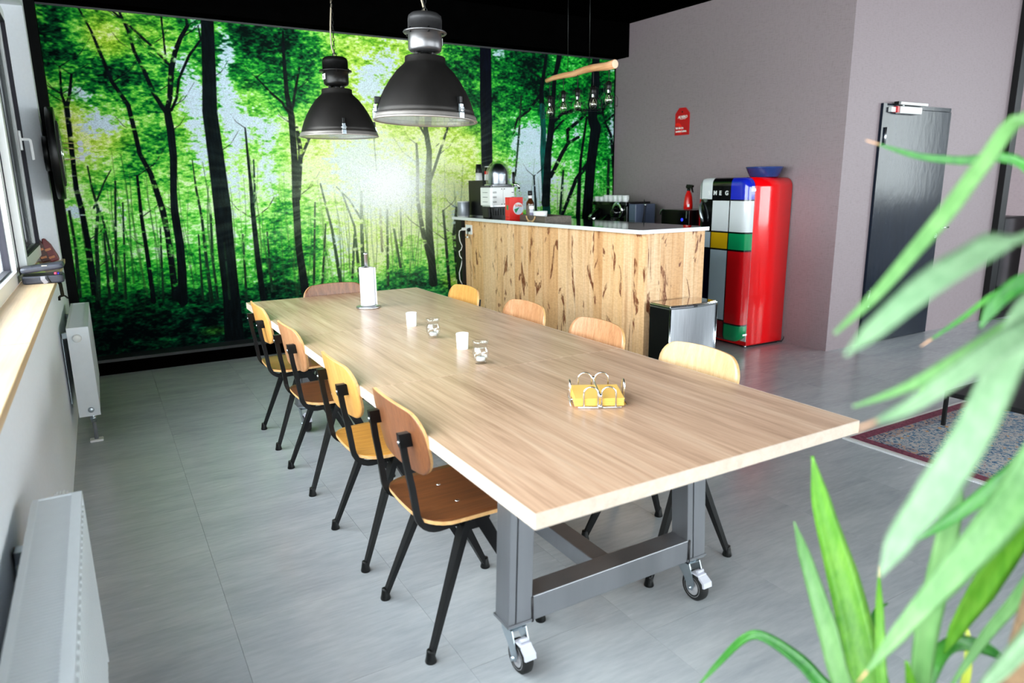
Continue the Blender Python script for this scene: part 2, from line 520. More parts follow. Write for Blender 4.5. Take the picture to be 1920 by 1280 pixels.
# ---------------------------------------------------------------- windows in the left wall
GX = -1.17                      # room face of the fixed window frame
def window_frame(mb, y0, y1, z0, z1, x0, x1, w):
    mb.box((x0, y0, z0), (x1, y0 + w, z1)); mb.box((x0, y1 - w, z0), (x1, y1, z1))
    mb.box((x0, y0 + w, z0), (x1, y1 - w, z0 + w)); mb.box((x0, y0 + w, z1 - w), (x1, y1 - w, z1))
for k, (y0, y1) in enumerate([(-3.0, -0.95), (-0.95, 1.25), (1.25, 3.55)]):
    mb = MB(); window_frame(mb, y0, y1, WZ0, WZ1, -1.25, GX, 0.07)
    w = struct('window_%d' % (k + 1), mb, M['white_pvc'])
    g = MB(); window_frame(g, y0 + 0.068, y1 - 0.068, WZ0 + 0.068, WZ1 - 0.068, -1.228, -1.195, 0.012)
    g.build('gasket', M['gasket'], w)
    MB().box((-1.222, y0 + 0.07, WZ0 + 0.07), (-1.214, y1 - 0.07, WZ1 - 0.07)).build('pane', M['glass'], w)
# casement at the far end, standing proud of the frame, with handle
mb = MB(); window_frame(mb, 3.55, 4.95, WZ0, WZ1, -1.25, GX, 0.05)
w4 = struct('window_4', mb, M['white_pvc'])
mb = MB(); window_frame(mb, 3.62, 4.90, WZ0 + 0.05, WZ1 - 0.05, GX - 0.02, -1.128, 0.085)
sash = mb.build('sash', M['white_pvc'], w4)
bevel(sash, 0.006)
g = MB(); window_frame(g, 3.606, 4.914, WZ0 + 0.036, WZ1 - 0.036, GX - 0.005, GX + 0.004, 0.014)
window_frame(g, 3.70, 4.82, WZ0 + 0.13, WZ1 - 0.13, -1.15, -1.125, 0.012)
g.build('gasket', M['gasket'], w4)
MB().box((-1.17, 3.71, WZ0 + 0.14), (-1.162, 4.81, WZ1 - 0.14)).build('pane', M['glass'], w4)
mb = MB(); mb.box((-1.13, 4.49, 1.72), (-1.116, 4.525, 1.845), bev=0.004)
mb.tube([(-1.118, 4.507, 1.79), (-1.075, 4.507, 1.79), (-1.068, 4.507, 1.783), (-1.066, 4.507, 1.66)], 0.01, sq=(0.016, 0.016))
hd = mb.build('handle', M['white_pvc'], w4)
# outer roller shutter added over the casement to block its daylight
for i in range(34):
    z0 = WZ0 + 0.02 + i * 0.05
    MB().box((-1.268, 3.58, z0 + 0.002), (-1.256, 4.93, min(z0 + 0.049, WZ1 - 0.01))).build('added_shutter_slat', M['added_shutter'], w4)
# big windows behind and to the right of the camera
for nm, box, ax in (('window_5', (-0.6, -7.27, 0.8, 9.0, -7.21, 2.9), 'y'), ('window_6', (9.6, -4.4, 1.15, 9.66, 0.4, 2.9), 'x')):
    x0, y0, z0, x1, y1, z1 = box
    mb = MB(); L0, L1 = (x0, x1) if ax == 'y' else (y0, y1)
    n = 6 if ax == 'y' else 4; st = (L1 - L0) / n
    def bb(a, b, c, d):
        if ax == 'y': mb.box((a, y0, c), (b, y1, d))
        else: mb.box((x0, a, c), (x1, b, d))
    bb(L0, L1, z0, z0 + 0.07); bb(L0, L1, z1 - 0.07, z1)
    for i in range(n + 1): bb(max(L0, L0 + i * st - 0.05), min(L1, L0 + i * st + 0.05), z0 + 0.07, z1 - 0.07)
    w = struct(nm, mb, M['white_pvc'])
    if ax == 'y': MB().box((L0, y0 + 0.02, z0 + 0.05), (L1, y0 + 0.03, z1 - 0.05)).build('pane', M['glass'], w)
    else: MB().box((x0 + 0.02, L0, z0 + 0.05), (x0 + 0.03, L1, z1 - 0.05)).build('pane', M['glass'], w)
# sill board
mb = MB().box((-1.172, 1.62, WZ0 - 0.03), (-1.0, 5.06, WZ0)).box((-1.172, -3.0, WZ0 - 0.03), (-1.0, 1.617, WZ0))
sl = struct('trim_5', mb, M['sill']); bevel(sl, 0.003)

# ---------------------------------------------------------------- mural (printed fabric panel)
TRUNKS=[(0,[221,2835,98,187,2339,108,166,2085,117,178,1740,127,188,1277,142,184,929,140,188,505,142,178,118,172]),(0,[-157,2085,55,-147,1923,60,-149,1715,56,-180,1432,52,-188,1279,61,-177,1004,66,-185,774,70,-204,518,75]),(0,[-157,2085,39,-126,2181,39,-91,2400,43,-49,2536,36,2,2645,32,64,2743,28,58,2806,20]),(0,[-170,2072,35,-237,2204,35,-292,2386,30,-341,2513,26,-368,2663,22,-421,2827,18]),(0,[-92,2424,24,-221,2574,19,-352,2703,19,-492,2831,14]),(0,[-125,2086,20,-75,2183,20,-43,2333,20,52,2516,20,153,2646,16,144,2750,12]),(0,[-124,2450,16,-121,2622,16,-122,2788,15]),(0,[-689,2817,14,-618,2640,18,-572,2468,25,-523,2280,29,-432,2114,34,-408,1903,34,-393,1738,34,-333,1587,39,-308,1464,43,-276,1290,48,-262,1119,44,-257,833,49,-257,569,54]),(0,[-856,2371,14,-872,2172,17,-855,2095,24]),(0,[-788,2319,17,-824,2147,24,-849,2084,31]),(0,[-850,2103,35,-853,1892,35,-861,1641,32,-865,1471,36,-849,1319,40,-841,1064,44,-842,821,48,-840,534,48]),(1,[-768,1641,11,-759,1482,15,-737,1308,22,-780,1082,26,-798,818,30,-821,598,34]),(1,[-933,1301,18,-927,1018,22,-947,631,29]),(1,[-720,1295,15,-706,1138,15,-693,910,19,-693,653,23]),(1,[-592,1526,15,-644,1063,19,-686,652,23]),(1,[-720,1117,15,-743,591,23]),(1,[-765,1321,15,-666,1526,11,-611,1617,7]),(0,[-432,1567,19,-439,1239,27,-432,991,31,-429,742,36,-428,539,40]),(1,[-10,1695,8,-3,1447,17,16,1224,21,16,888,26,24,496,35]),(1,[91,1253,13,68,890,17,74,515,22]),(1,[-24,1077,13,-46,526,21]),(0,[435,1964,13,438,1518,27,436,1196,40,440,891,46,455,480,56]),(1,[481,1698,13,470,1472,18,436,1243,18]),(1,[475,1380,9,427,1243,13]),(0,[819,2768,18,809,2590,27,809,2266,41,835,2070,56,831,1673,56,816,1364,66,807,942,63,837,520,79]),(0,[874,1977,28,891,1775,43,840,1364,38]),(0,[1010,1957,19,970,1878,24,886,1710,28]),(0,[564,2383,13,665,2272,18,762,2188,23,810,2110,23]),(0,[932,2472,19,885,2292,23,836,2089,23]),(1,[1048,1489,15,1127,1074,25,1178,542,36]),(1,[1432,1411,21,1421,1243,31,1407,844,37,1405,549,43]),(1,[1242,1414,15,1344,1095,21,1364,579,32]),(1,[1195,1463,10,1313,1339,15,1411,1163,21]),(2,[1608,1258,22,1607,848,27]),(1,[1677,1235,22,1649,508,28]),(1,[1739,1049,22,1787,679,28]),(1,[1339,1015,21,1292,610,26]),(0,[2111,2186,39,2114,2007,51,2145,1791,57,2119,1452,69,2112,996,76,2138,490,90]),(0,[2012,1859,22,2015,1678,34,2000,1340,34,2038,1041,52,2111,711,53]),(0,[2132,1478,29,2247,1761,29,2350,2013,23,2378,2146,18]),(0,[2127,1912,23,2064,2010,22,1997,2132,17]),(0,[2273,1213,24,2292,917,30,2317,420,37]),(0,[2424,1236,30,2385,967,36,2419,524,50]),(3,[2797,2848,128,2790,2291,136,2788,1698,132,2777,949,141]),(0,[3528,2831,34,3501,2655,40,3460,2445,54,3466,2257,68]),(4,[3466,2268,68,3486,2029,68,3478,1813,75,3498,1567,90,3512,1379,98]),(5,[3512,1379,98,3525,1143,106,3532,915,114]),(0,[3698,2845,69,3671,2710,62,3630,2584,48,3603,2263,62,3589,2081,83,3547,1814,83,3533,1567,97,3512,1264,112]),(0,[3433,2374,34,3386,2318,33,3299,2218,26,3160,2133,26,3113,1987,20]),(0,[3603,2104,35,3721,2202,35,3912,2259,36,4078,2249,29]),(0,[3582,1549,49,3722,1782,50,3807,1902,43,3951,1968,29]),(0,[3807,1902,43,3799,2037,43,3956,2143,36,4093,2261,29]),(0,[3596,1999,28,3693,2096,21,3742,2142,14]),(0,[3474,2537,27,3388,2584,20,3302,2631,13]),(0,[4193,2857,95,4172,2784,102,4169,2534,118,4136,2336,125,4139,2149,133,4185,2071,149,4157,1909,134,4124,1688,135,4098,1388,135,4079,1126,144,4075,890,152]),(0,[4057,2180,29,3982,1739,37,3963,1460,52,3946,1016,67]),(0,[4057,1664,52,3919,1513,51,3811,1287,44,3711,1084,43]),(1,[3745,1606,29,3703,1143,36]),(0,[4254,2358,22,4303,2155,30,4398,2001,38,4424,1861,46,4455,1546,47]),(0,[4138,2212,22,4256,2233,22,4359,2363,23]),(0,[4303,2132,23,4438,2223,23]),(1,[4373,1724,39,4372,1123,47]),(1,[3127,1551,20,3178,1988,26,3209,2363,20]),(1,[1583,1925,10,1593,1558,16]),(1,[1816,1252,17,1809,889,22]),(1,[174,999,13,170,506,18]),(1,[541,1099,14,540,546,23]),(1,[334,1061,13,313,493,23]),(1,[-559,1358,11,-629,580,19]),(1,[-308,1178,12,-353,555,20]),(1,[1071,1126,15,1002,582,25]),(1,[986,1322,15,922,588,25]),(1,[2510,1071,25,2469,520,37]),(0,[3361,1550,20,3399,979,35])]
BLOBS=[('s',-749,2186,106,77,1),('s',-634,1966,116,72,1),('s',47,2164,89,244,0.9),('s',123,2785,56,80,0.8),('s',350,2601,67,126,1),('s',383,1963,104,173,0.9),('s',296,2261,59,211,0.8),('s',56,1739,91,165,0.7),('s',604,1562,91,227,1),('s',608,1969,98,134,0.8),('s',1558,2375,113,154,1),('s',1737,2620,105,157,0.7),('s',1340,1752,182,152,0.8),('s',2954,2761,99,87,1),('s',3430,1718,164,273,1),('s',3360,1438,163,273,0.9),('s',3263,1925,146,132,0.7),('s',3146,1551,198,264,0.45),('s',-882,1283,57,57,0.7),('s',-575,1295,52,94,0.6),('s',315,1563,86,217,0.6),('s',-752,2699,27,27,0.4),('s',-722,1690,108,90,0.4),('s',1745,1482,326,272,1),('s',634,1095,46,279,0.5),('s',233,1157,43,261,0.6),('s',1338,1314,309,309,0.35),('s',4404,2077,61,306,0.8),('s',4351,2702,59,104,0.5),('s',3037,2118,115,192,0.4),('s',3920,2091,100,144,0.5),('s',2446,964,49,183,0.5),('s',2392,1183,60,96,0.5),('s',-457,2766,36,36,0.4),('s',-319,2605,37,52,0.6),('s',-191,2235,38,54,0.4),('s',-11,2450,47,87,0.5),('s',1129,875,101,253,0.5),('s',3781,1549,100,186,0.35),('s',4226,1428,61,305,0.3),('s',388,917,45,225,0.5),('d',-836,2709,153,153,0.8),('d',-861,2390,171,137,0.9),('d',-456,2379,148,96,1),('d',-637,2231,108,90,0.5),('d',-227,1904,117,235,0.25),('d',-936,2080,48,274,0.4),('d',674,2627,266,177,0.8),('d',982,2520,234,328,0.7),('d',554,2743,130,86,0.5),('d',671,1093,121,562,1),('d',560,666,112,234,0.8),('d',961,983,108,344,0.7),('d',-435,1609,114,114,0.8),('d',-353,1818,153,115,0.3),('d',2619,2685,238,142,0.6),('d',2516,2227,202,297,0.9),('d',3107,2515,256,256,0.7),('d',2973,2089,127,254,0.5),('d',3369,2741,197,197,0.6),('d',3434,2481,133,267,0.4),('d',2509,2921,349,116,0.5),('d',-296,549,1064,81,0.6),('d',-418,192,1223,224,1.7),('d',-1044,446,216,216,0.7),('d',724,455,387,87,0.6),('d',1958,667,138,288,0.8),('d',1756,628,78,281,0.6),('d',1502,542,217,86,0.5),('d',2343,641,109,183,0.7),('d',2186,486,240,84,0.8),('d',4282,2416,149,299,0.4),('d',4274,2808,148,88,0.4),('d',3776,2391,140,140,0.4),('d',-18,803,169,254,0.2),('d',-605,974,114,228,0.25),('d',4146,1723,194,449,0.3),('d',1189,2102,147,122,0.3),('y',-569,2641,143,161,0.9),('y',-479,2495,91,91,0.5),('y',-844,1987,104,139,1),('y',-611,1854,220,110,0.7),('y',-771,1730,143,143,0.5),('y',1327,2680,246,246,0.6),('y',1368,2179,251,301,0.7),('y',1837,2721,212,212,0.7),('y',1626,1755,477,318,0.9),('y',1273,1118,411,359,0.6),('y',2064,1760,339,339,0.8),('y',2405,1554,238,358,0.8),('y',2475,1868,179,179,0.8),('y',1063,1702,292,243,0.6),('y',827,1135,95,191,0.2),('y',2580,1340,246,246,0.8),('y',1861,1043,337,281,0.5),('y',11,235,131,61,0.5),('y',-380,164,82,41,0.3),('y',2337,474,184,85,0.7),('y',-60,1992,120,160,0.3),('y',551,2231,132,220,0.3),('y',3028,1552,260,260,0.3),('y',-218,2673,152,114,0.4),('l',143,1564,760,380,0.35),('l',-308,1178,795,238,0.35),('l',1629,847,657,328,0.5),('l',1252,1559,605,403,0.5),('l',2386,1021,242,485,0.4),('l',3782,1375,433,433,0.4),('l',3233,2205,393,196,0.3),('l',371,1698,262,349,0.3),('l',1096,2793,142,94,0.2),('l',3709,1663,283,425,0.35),('l',2253,2216,171,114,0.2),('l',167,930,435,217,0.2),('e',3917,2398,643,571,0.8),('e',4221,1723,378,907,0.7),('e',3236,2470,521,521,0.5),('e',666,2541,311,311,0.4),('e',-337,914,1199,359,0.4),('e',-407,284,1301,284,0.8),('b',11,235,174,52,0.8),('b',-369,186,82,57,0.6),('b',191,253,89,44,0.5),('b',2369,500,147,73,1),('b',1510,672,75,216,0.5),('b',2196,760,143,238,0.3),('b',-543,505,157,47,0.3),('b',888,666,147,98,0.4),('b',2659,1975,183,183,0.4)]
SUN=(1.745,1.482)

def build_mural():
    X0, X1, Z0, Z1 = -0.955, WX1 - 0.035, 0.10, 2.80
    nx, nz = 1120, 560
    xs = np.linspace(X0, X1, nx); zs = np.linspace(Z0, Z1, nz)
    gx, gz = np.meshgrid(xs, zs)
    def vnoise(sx, sz, seed):
        r = np.random.default_rng(seed)
        a = (gx - X0) / sx; b = (gz - Z0) / sz
        g = r.random((int(b.max()) + 3, int(a.max()) + 3))
        i = a.astype(int); j = b.astype(int); u = a - i; v = b - j
        u = u * u * (3 - 2 * u); v = v * v * (3 - 2 * v)
        return (g[j, i] * (1 - u) + g[j, i + 1] * u) * (1 - v) + (g[j + 1, i] * (1 - u) + g[j + 1, i + 1] * u) * v
    def fbm(sx, sz, seed, o=4, p=0.6):
        t = 0; a = 1; s_ = 0
        for k in range(o):
            t = t + a * vnoise(sx / 2 ** k, sz / 2 ** k, seed + k * 13); s_ += a; a *= p
        return t / s_ - 0.5
    fld = {k: np.zeros_like(gx) for k in 'sdyleb'}
    wob = fbm(0.35, 0.35, 5, 3) * 1.6
    for t, bx, bz, rx, rz, s_ in BLOBS:
        d = ((gx - bx / 1000) / (rx / 1000)) ** 2 + ((gz - bz / 1000) / (rz / 1000)) ** 2
        fld[t] += s_ * np.exp(-0.5 * d * 1.3 * np.exp(wob * 0.5))
    hgt = (gz - Z0) / (Z1 - Z0)
    # leaves: clumps drawn out sideways, over finer leaf speckle
    clump = fbm(0.42, 0.24, 21, 4, 0.7)
    spray = fbm(0.12, 0.055, 31, 3, 0.75)
    leaf = fbm(0.030, 0.016, 41, 2, 0.8)
    mid = np.exp(-((hgt - 0.42) / 0.2) ** 2)
    val = 0.54 + 0.13 * mid + 0.56 * clump + 0.66 * spray + 0.72 * leaf
    val += 0.34 * fld['l'] + 0.20 * fld['y'] - 0.30 * np.clip(fld['d'], 0, 1.25) - 0.10 * fld['e'] + 0.30 * fld['b'] + 0.16 * np.clip(fld['s'], 0, 1.5)
    low = np.clip((0.22 - hgt) / 0.2, 0, 1)
    val -= 0.02 * low
    val = np.clip(val, 0, 1)
    def c(*a): return np.array(a, float) / 255
    def rampc(v, st):
        out = np.zeros(v.shape + (3,))
        ps = [p for p, _ in st]
        for k in range(3): out[..., k] = np.interp(v, ps, [q[1][k] for q in st])
        return out
    green = rampc(val, [(0, c(1, 14, 12)), (0.2, c(3, 58, 32)), (0.4, c(18, 128, 42)), (0.55, c(78, 190, 56)), (0.72, c(148, 226, 86)), (0.9, c(198, 248, 142)), (1, c(226, 252, 190))])
    yel = rampc(val, [(0, c(20, 50, 6)), (0.25, c(70, 110, 14)), (0.5, c(140, 184, 30)), (0.75, c(204, 228, 70)), (1, c(244, 250, 176))])
    emr = rampc(val, [(0, c(0, 18, 14)), (0.25, c(0, 66, 30)), (0.5, c(6, 140, 42)), (0.72, c(44, 206, 60)), (0.9, c(120, 238, 120)), (1, c(200, 250, 200))])
    teal = rampc(val, [(0, c(0, 8, 14)), (0.3, c(3, 56, 42)), (0.55, c(16, 118, 66)), (0.75, c(66, 176, 90)), (1, c(140, 220, 120))])
    def mx(a, b, w):
        w = np.clip(w, 0, 1)[..., None]; return a * (1 - w) + b * w
    col = mx(green, emr, np.clip(fld['e'], 0, 0.85))
    col = mx(col, teal, np.clip(low * 1.2 - 0.2 * fld['y'], 0, 0.8))
    col = mx(col, yel, np.clip(0.85 * fld['y'] + 0.7 * fld['b'] - 0.6 * np.clip(fld['d'], 0, 1), 0, 0.85))
    # openings of pale sky between the leaves
    skyc = rampc(hgt, [(0, c(214, 240, 226)), (0.4, c(216, 236, 246)), (1, c(206, 224, 252))])
    sk = np.clip(fld['s'], 0, 1.1) * 0.95 + 0.80 * spray + 0.95 * leaf + 0.55 * clump
    sk -= 0.5 * np.clip(fld['d'], 0, 1)
    col = mx(col, skyc, np.clip((sk - 0.40) / 0.30, 0, 1) * 0.95)
    # thin far stems in the lower half
    r = np.random.default_rng(3)
    def poly(pts, soft=0.004):
        """signed coverage of a tapering polyline"""
        cov = np.zeros_like(gx)
        px0 = min(p[0] - p[2] for p in pts) - 0.05; px1 = max(p[0] + p[2] for p in pts) + 0.05
        pz0 = min(p[1] for p in pts) - 0.04; pz1 = max(p[1] for p in pts) + 0.04
        i0, i1 = np.searchsorted(xs, [px0, px1]); j0, j1 = np.searchsorted(zs, [pz0, pz1])
        if i1 <= i0 or j1 <= j0: return None
        X = gx[j0:j1, i0:i1]; Z = gz[j0:j1, i0:i1]
        best = np.full(X.shape, 1e9)
        for a, b in zip(pts[:-1], pts[1:]):
            dx, dz = b[0] - a[0], b[1] - a[1]; L = dx * dx + dz * dz + 1e-12
            t = np.clip(((X - a[0]) * dx + (Z - a[1]) * dz) / L, 0, 1)
            d = np.hypot(X - a[0] - t * dx, Z - a[1] - t * dz) - (a[2] + (b[2] - a[2]) * t) / 2
            best = np.minimum(best, d)
        return (slice(j0, j1), slice(i0, i1)), np.clip(0.5 - best / soft, 0, 1), np.clip(-best, 0, 1)
    for k in range(150):
        x = r.uniform(X0, X1); z0 = r.uniform(0.45, 0.75); z1 = z0 + r.uniform(0.5, 1.1)
        w_ = r.uniform(0.006, 0.018); lean = r.normal(0, 0.05)
        pts = [(x + lean * t + 0.02 * math.sin(k + 4 * t), z0 + (z1 - z0) * t, w_ * (1 - 0.6 * t)) for t in (0, 0.25, 0.5, 0.75, 1)]
        q = poly(pts)
        if q is None: continue
        sl_, cov, _ = q
        tint = c(26, 62, 34) if r.random() < 0.6 else c(52, 88, 44)
        a = (cov * r.uniform(0.25, 0.6))[..., None]
        col[sl_] = col[sl_] * (1 - a) + tint * a
    kinds = {0: c(9, 16, 20), 1: c(22, 44, 32), 2: c(120, 124, 96), 3: c(5, 8, 20), 4: c(14, 76, 68), 5: c(10, 60, 56)}
    over = fbm(0.05, 0.03, 77, 2)
    bark = fbm(0.012, 0.09, 88, 2)
    for k, d in TRUNKS:
        pts = [(d[i] / 1000, d[i + 1] / 1000, d[i + 2] / 1000) for i in range(0, len(d), 3)]
        q = poly(pts)
        if q is None: continue
        sl_, cov, dep = q
        big = max(p[2] for p in pts)
        hide = 0.0 if big > 0.055 else np.clip((over[sl_] - 0.12) * 5, 0, 0.9)
        a = (cov * (1 - hide))[..., None]
        tc = kinds[k] * (1 + 1.1 * np.clip(bark[sl_], -0.3, 0.5))[..., None]
        col[sl_] = col[sl_] * (1 - a) + tc * a
        # side branches
        if k in (0,) and big > 0.02:
            for b_ in range(4):
                i = r.integers(0, len(pts) - 1); p = pts[i]; s_ = r.choice([-1, 1])
                L = r.uniform(0.08, 0.3)
                bp = [(p[0], p[1], 0.009), (p[0] + s_ * L * 0.5, p[1] + L * 0.35, 0.006), (p[0] + s_ * L * 0.8, p[1] + L * 0.8, 0.003)]
                qq = poly(bp)
                if qq is None: continue
                a2 = (qq[1] * 0.75 * np.clip(1 - 4 * np.clip(over[qq[0]], 0, 1), 0, 1))[..., None]
                col[qq[0]] = col[qq[0]] * (1 - a2) + kinds[0] * a2
    # the printed sunburst: glare and rays
    dx = gx - SUN[0]; dz = gz - SUN[1]; rad = np.hypot(dx, dz * 1.05); ang = np.arctan2(dz, dx)
    rr = np.random.default_rng(9).random(400)
    ai = (ang + PI) / (2 * PI) * 399; i0 = ai.astype(int); fr = ai - i0
    ray = rr[i0] * (1 - fr) + rr[np.minimum(i0 + 1, 399)] * fr
    rays = np.clip(ray - 0.35, 0, 1) * np.exp(-((rad - 0.9) / 0.75) ** 2) * 0.34
    rays *= np.clip(1.25 - np.abs(dz + 0.1) / 0.9, 0, 1)
    col = mx(col, np.broadcast_to(c(206, 238, 186), col.shape), rays)
    glow = 0.42 * np.exp(-(rad / 0.62) ** 2) + 0.22 * np.exp(-(rad / 1.1) ** 2)
    col = mx(col, np.broadcast_to(c(240, 250, 176), col.shape), glow)
    haze = 0.80 * np.exp(-((dx + 0.1) / 0.52) ** 2 - ((dz - 0.02) / 0.36) ** 2) * (1 + 0.7 * spray + 0.7 * leaf)
    col = mx(col, np.broadcast_to(c(240, 245, 248), col.shape), haze)
    col = mx(col, np.broadcast_to(c(255, 255, 252), col.shape), 1.1 * np.exp(-(np.hypot(dx, dz * 1.15) / 0.25) ** 2.2))
    col = np.clip(col, 0, 1)
    # vertex colours carry the print
    linc = np.where(col <= 0.04045, col / 12.92, ((col + 0.055) / 1.055) ** 2.4)
    rgba = np.ones((nx * nz, 4), np.float32); rgba[:, :3] = linc.reshape(-1, 3)
    me = bpy.data.meshes.new('forest_print')
    nq = (nx - 1) * (nz - 1)
    co = np.stack([gx.ravel(), np.full(nx * nz, 5.318), gz.ravel()], 1).astype(np.float32)
    me.vertices.add(nx * nz); me.vertices.foreach_set('co', co.ravel())
    ii = np.arange(nx * nz).reshape(nz, nx)
    quads = np.stack([ii[:-1, :-1], ii[:-1, 1:], ii[1:, 1:], ii[1:, :-1]], -1).reshape(-1)
    me.loops.add(nq * 4); me.loops.foreach_set('vertex_index', quads.astype(np.int32))
    me.polygons.add(nq); me.polygons.foreach_set('loop_start', np.arange(0, nq * 4, 4, dtype=np.int32))
    me.update(calc_edges=True)
    at = me.color_attributes.new('print', 'FLOAT_COLOR', 'POINT')
    at.data.foreach_set('color', rgba.ravel())
    m, nt, b = new_mat('forest_print_fabric')
    ca = N(nt, 'ShaderNodeVertexColor', layer_name='print')
    f = noise(nt, coords(nt, (1, 1, 1.6)), 95, 2, 0.7)
    lv = N(nt, 'ShaderNodeMapRange'); lv.inputs[1].default_value = 0.3; lv.inputs[2].default_value = 0.7; lv.inputs[3].default_value = 0.72; lv.inputs[4].default_value = 1.3
    nt.links.new(f, lv.inputs[0])
    cc = mixc(nt, 1.0, ca.outputs[0], lv.outputs[0], 'MULTIPLY')
    nt.links.new(cc, b.inputs['Base Color'])
    b.inputs['Roughness'].default_value = 0.8
    b.inputs['Specular IOR Level'].default_value = 0.04
    nt.links.new(cc, b.inputs['Emission Color']); b.inputs['Emission Strength'].default_value = MURAL_GLOW
    me.materials.append(m)
    root = thing('mural', 'wide printed forest mural with sunburst between dark tree trunks on the far wall', 'mural', (0, 0, 0))
    link('printed_fabric', me, root)
    MB().box((X0, 5.319, Z0), (X1, 5.34, Z1)).build('backing', M['black_paint'], root)
MURAL_GLOW = 0.0
build_mural()

# ---------------------------------------------------------------- radiators under the sill
def radiator(y0, y1, z0, z1, label, knob_on_end, pipe):
    xa, xb = -0.982, -0.874
    r = thing('radiator', label, 'radiator', (xa, y0, 0), group='panel radiators under the window sill')
    L = y1 - y0; W = xb - xa
    body = MB()
    body.box((0.012, 0.01, z0 + 0.01), (W - 0.012, L - 0.01, z1 - 0.03))
    body.build('core', M['radiator'], r)
    fr = MB(); fr.box((W - 0.012, 0.0, z0), (W - 0.004, L, z1 - 0.006), bev=0.003)
    n = int(L / 0.033)
    for i in range(n):
        a = 0.012 + i * (L - 0.024) / n
        fr.box((W - 0.004, a + 0.006, z0 + 0.02), (W, a + 0.026, z1 - 0.03))
    fr.build('front_panel', M['radiator'], r)
    MB().box((0.004, 0, z0), (0.012, L, z1 - 0.006), bev=0.003).build('back_panel', M['radiator'], r)
    for nm, ya, yb in (('end_panel', -0.006, 0.0), ('end_panel', L, L + 0.006)):
        e = MB(); e.box((0, ya, z0 - 0.003), (W, yb, z1))
        if ya < 0:
            for q in (0.25, 0.5, 0.72): e.box((W * q, ya - 0.0015, z0 + 0.01), (W * q + 0.012, ya, z1 - 0.14))
        e.build(nm, M['radiator'], r)
    g = MB()
    g.box((0, 0, z1 - 0.012), (0.014, L, z1)); g.box((W - 0.022, 0, z1 - 0.012), (W, L, z1))
    n = int(L / 0.0115)
    for i in range(n + 1):
        a = i * L / n
        g.box((0.014, max(0, a - 0.0038), z1 - 0.010), (W - 0.022, min(L, a + 0.0038), z1 - 0.002))
    g.build('top_grille', M['radiator'], r, kind='stuff')
    for yy in (0.12 * L, 0.86 * L):
        b = MB(); b.box((-0.034, yy, z1 - 0.08), (0.004, yy + 0.035, z1 - 0.05)); b.box((-0.034, yy, z0 + 0.05), (-0.030, yy + 0.035, z1 - 0.05))
        b.build('wall_bracket', M['zinc'], r)
    if knob_on_end:
        k = MB(); k.lathe([(0, -0.03), (0.018, -0.03), (0.021, -0.026), (0.022, -0.008), (0.022, 0.0)], (W * 0.44, -0.006, z1 - 0.06), 24, ax='y')
        for i in range(24):
            a = 2 * PI * i / 24
            k.box((W * 0.44 + 0.0215 * math.cos(a) - 0.001, -0.028, z1 - 0.06 + 0.0215 * math.sin(a) - 0.001), (W * 0.44 + 0.0215 * math.cos(a) + 0.001, -0.012, z1 - 0.06 + 0.0215 * math.sin(a) + 0.001))
        k.build('thermostat_knob', M['white_matt'], r)
        c_ = MB(); c_.lathe([(0, -0.012), (0.010, -0.012), (0.014, -0.010), (0.016, -0.006), (0.016, 0)], (W * 0.58, -0.006, z0 + 0.035), 20, ax='y')
        c_.build('end_plug', M['zinc'], r)
    else:
        k = MB(); k.lathe([(0.023, 0.0), (0.023, 0.02), (0.021, 0.045), (0.012, 0.05), (0, 0.05)], (W * 0.55, L + 0.006, z1 - 0.03), 24, ax='y')
        for i in range(20):
            a = 2 * PI * i / 20
            k.box((W * 0.55 + 0.024 * math.cos(a) - 0.0022, L + 0.008, z1 - 0.03 + 0.024 * math.sin(a) - 0.0022), (W * 0.55 + 0.024 * math.cos(a) + 0.0022, L + 0.045, z1 - 0.03 + 0.024 * math.sin(a) + 0.0022))
        k.build('thermostat_knob', M['white_matt'], r)
    if pipe:
        px, py = W * 0.62, 0.05
        MB().cyl((px, py, z0 - 0.055), (px, py, z0 + 0.005), 0.015, 12).cyl((px, py, z0 - 0.04), (px, py, z0 - 0.02), 0.019, 6).build('valve', M['zinc'], r)
        MB().cyl((px, py, 0.012), (px, py, z0 - 0.05), 0.011, 12).build('pipe', plain('grey_pipe', (112, 114, 120), 0.5), r)
        MB().box((px - 0.035, py - 0.03, 0), (px + 0.035, py + 0.03, 0.014), bev=0.005).build('pipe_collar', M['white_matt'], r)
    return r
radiator(3.40, 4.42, 0.175, 0.70, 'white panel radiator with round end knob under the far end of the sill', True, True)
radiator(-0.45, 0.81, 0.20, 0.70, 'out of focus white panel radiator close to the camera at lower left', False, False)
M['weld'] = plain('weld_seam', (52, 50, 52), 0.5, 0.6, var=0.3)
# ================================================================= TABLE
TWD, TLN = 1.163, 3.434
tb = thing('dining_table', 'long oak-topped industrial dining table on grey steel legs with castors', 'table')
for a, b in ((0, 1.145), (1.147, 2.204), (2.206, TLN)):
    mb = MB()
    mb.box((0.0015, a + (0.0015 if a == 0 else 0), 0.712), (TWD - 0.0015, b - (0.0015 if b == TLN else 0), 0.75), 0, 0.0012)
    o = mb.build('table_panel', M['table_top'], tb)
e = MB()
for a, b in ((0.0, 1.145), (1.147, 2.204), (2.206, TLN)):
    e.box((-0.0015, a, 0.7115), (0.0013, b, 0.7497)); e.box((TWD - 0.0013, a, 0.7115), (TWD + 0.0015, b, 0.7497))
for y in (0.0, TLN - 0.0013): e.box((0, y - 0.0015, 0.7115), (TWD, y + 0.0013, 0.7497))
for y in (1.1455, 2.2045): e.box((0.0, y, 0.7125), (TWD, y + 0.0012, 0.7493))
e.build('edge_band', M['table_edge'], tb)
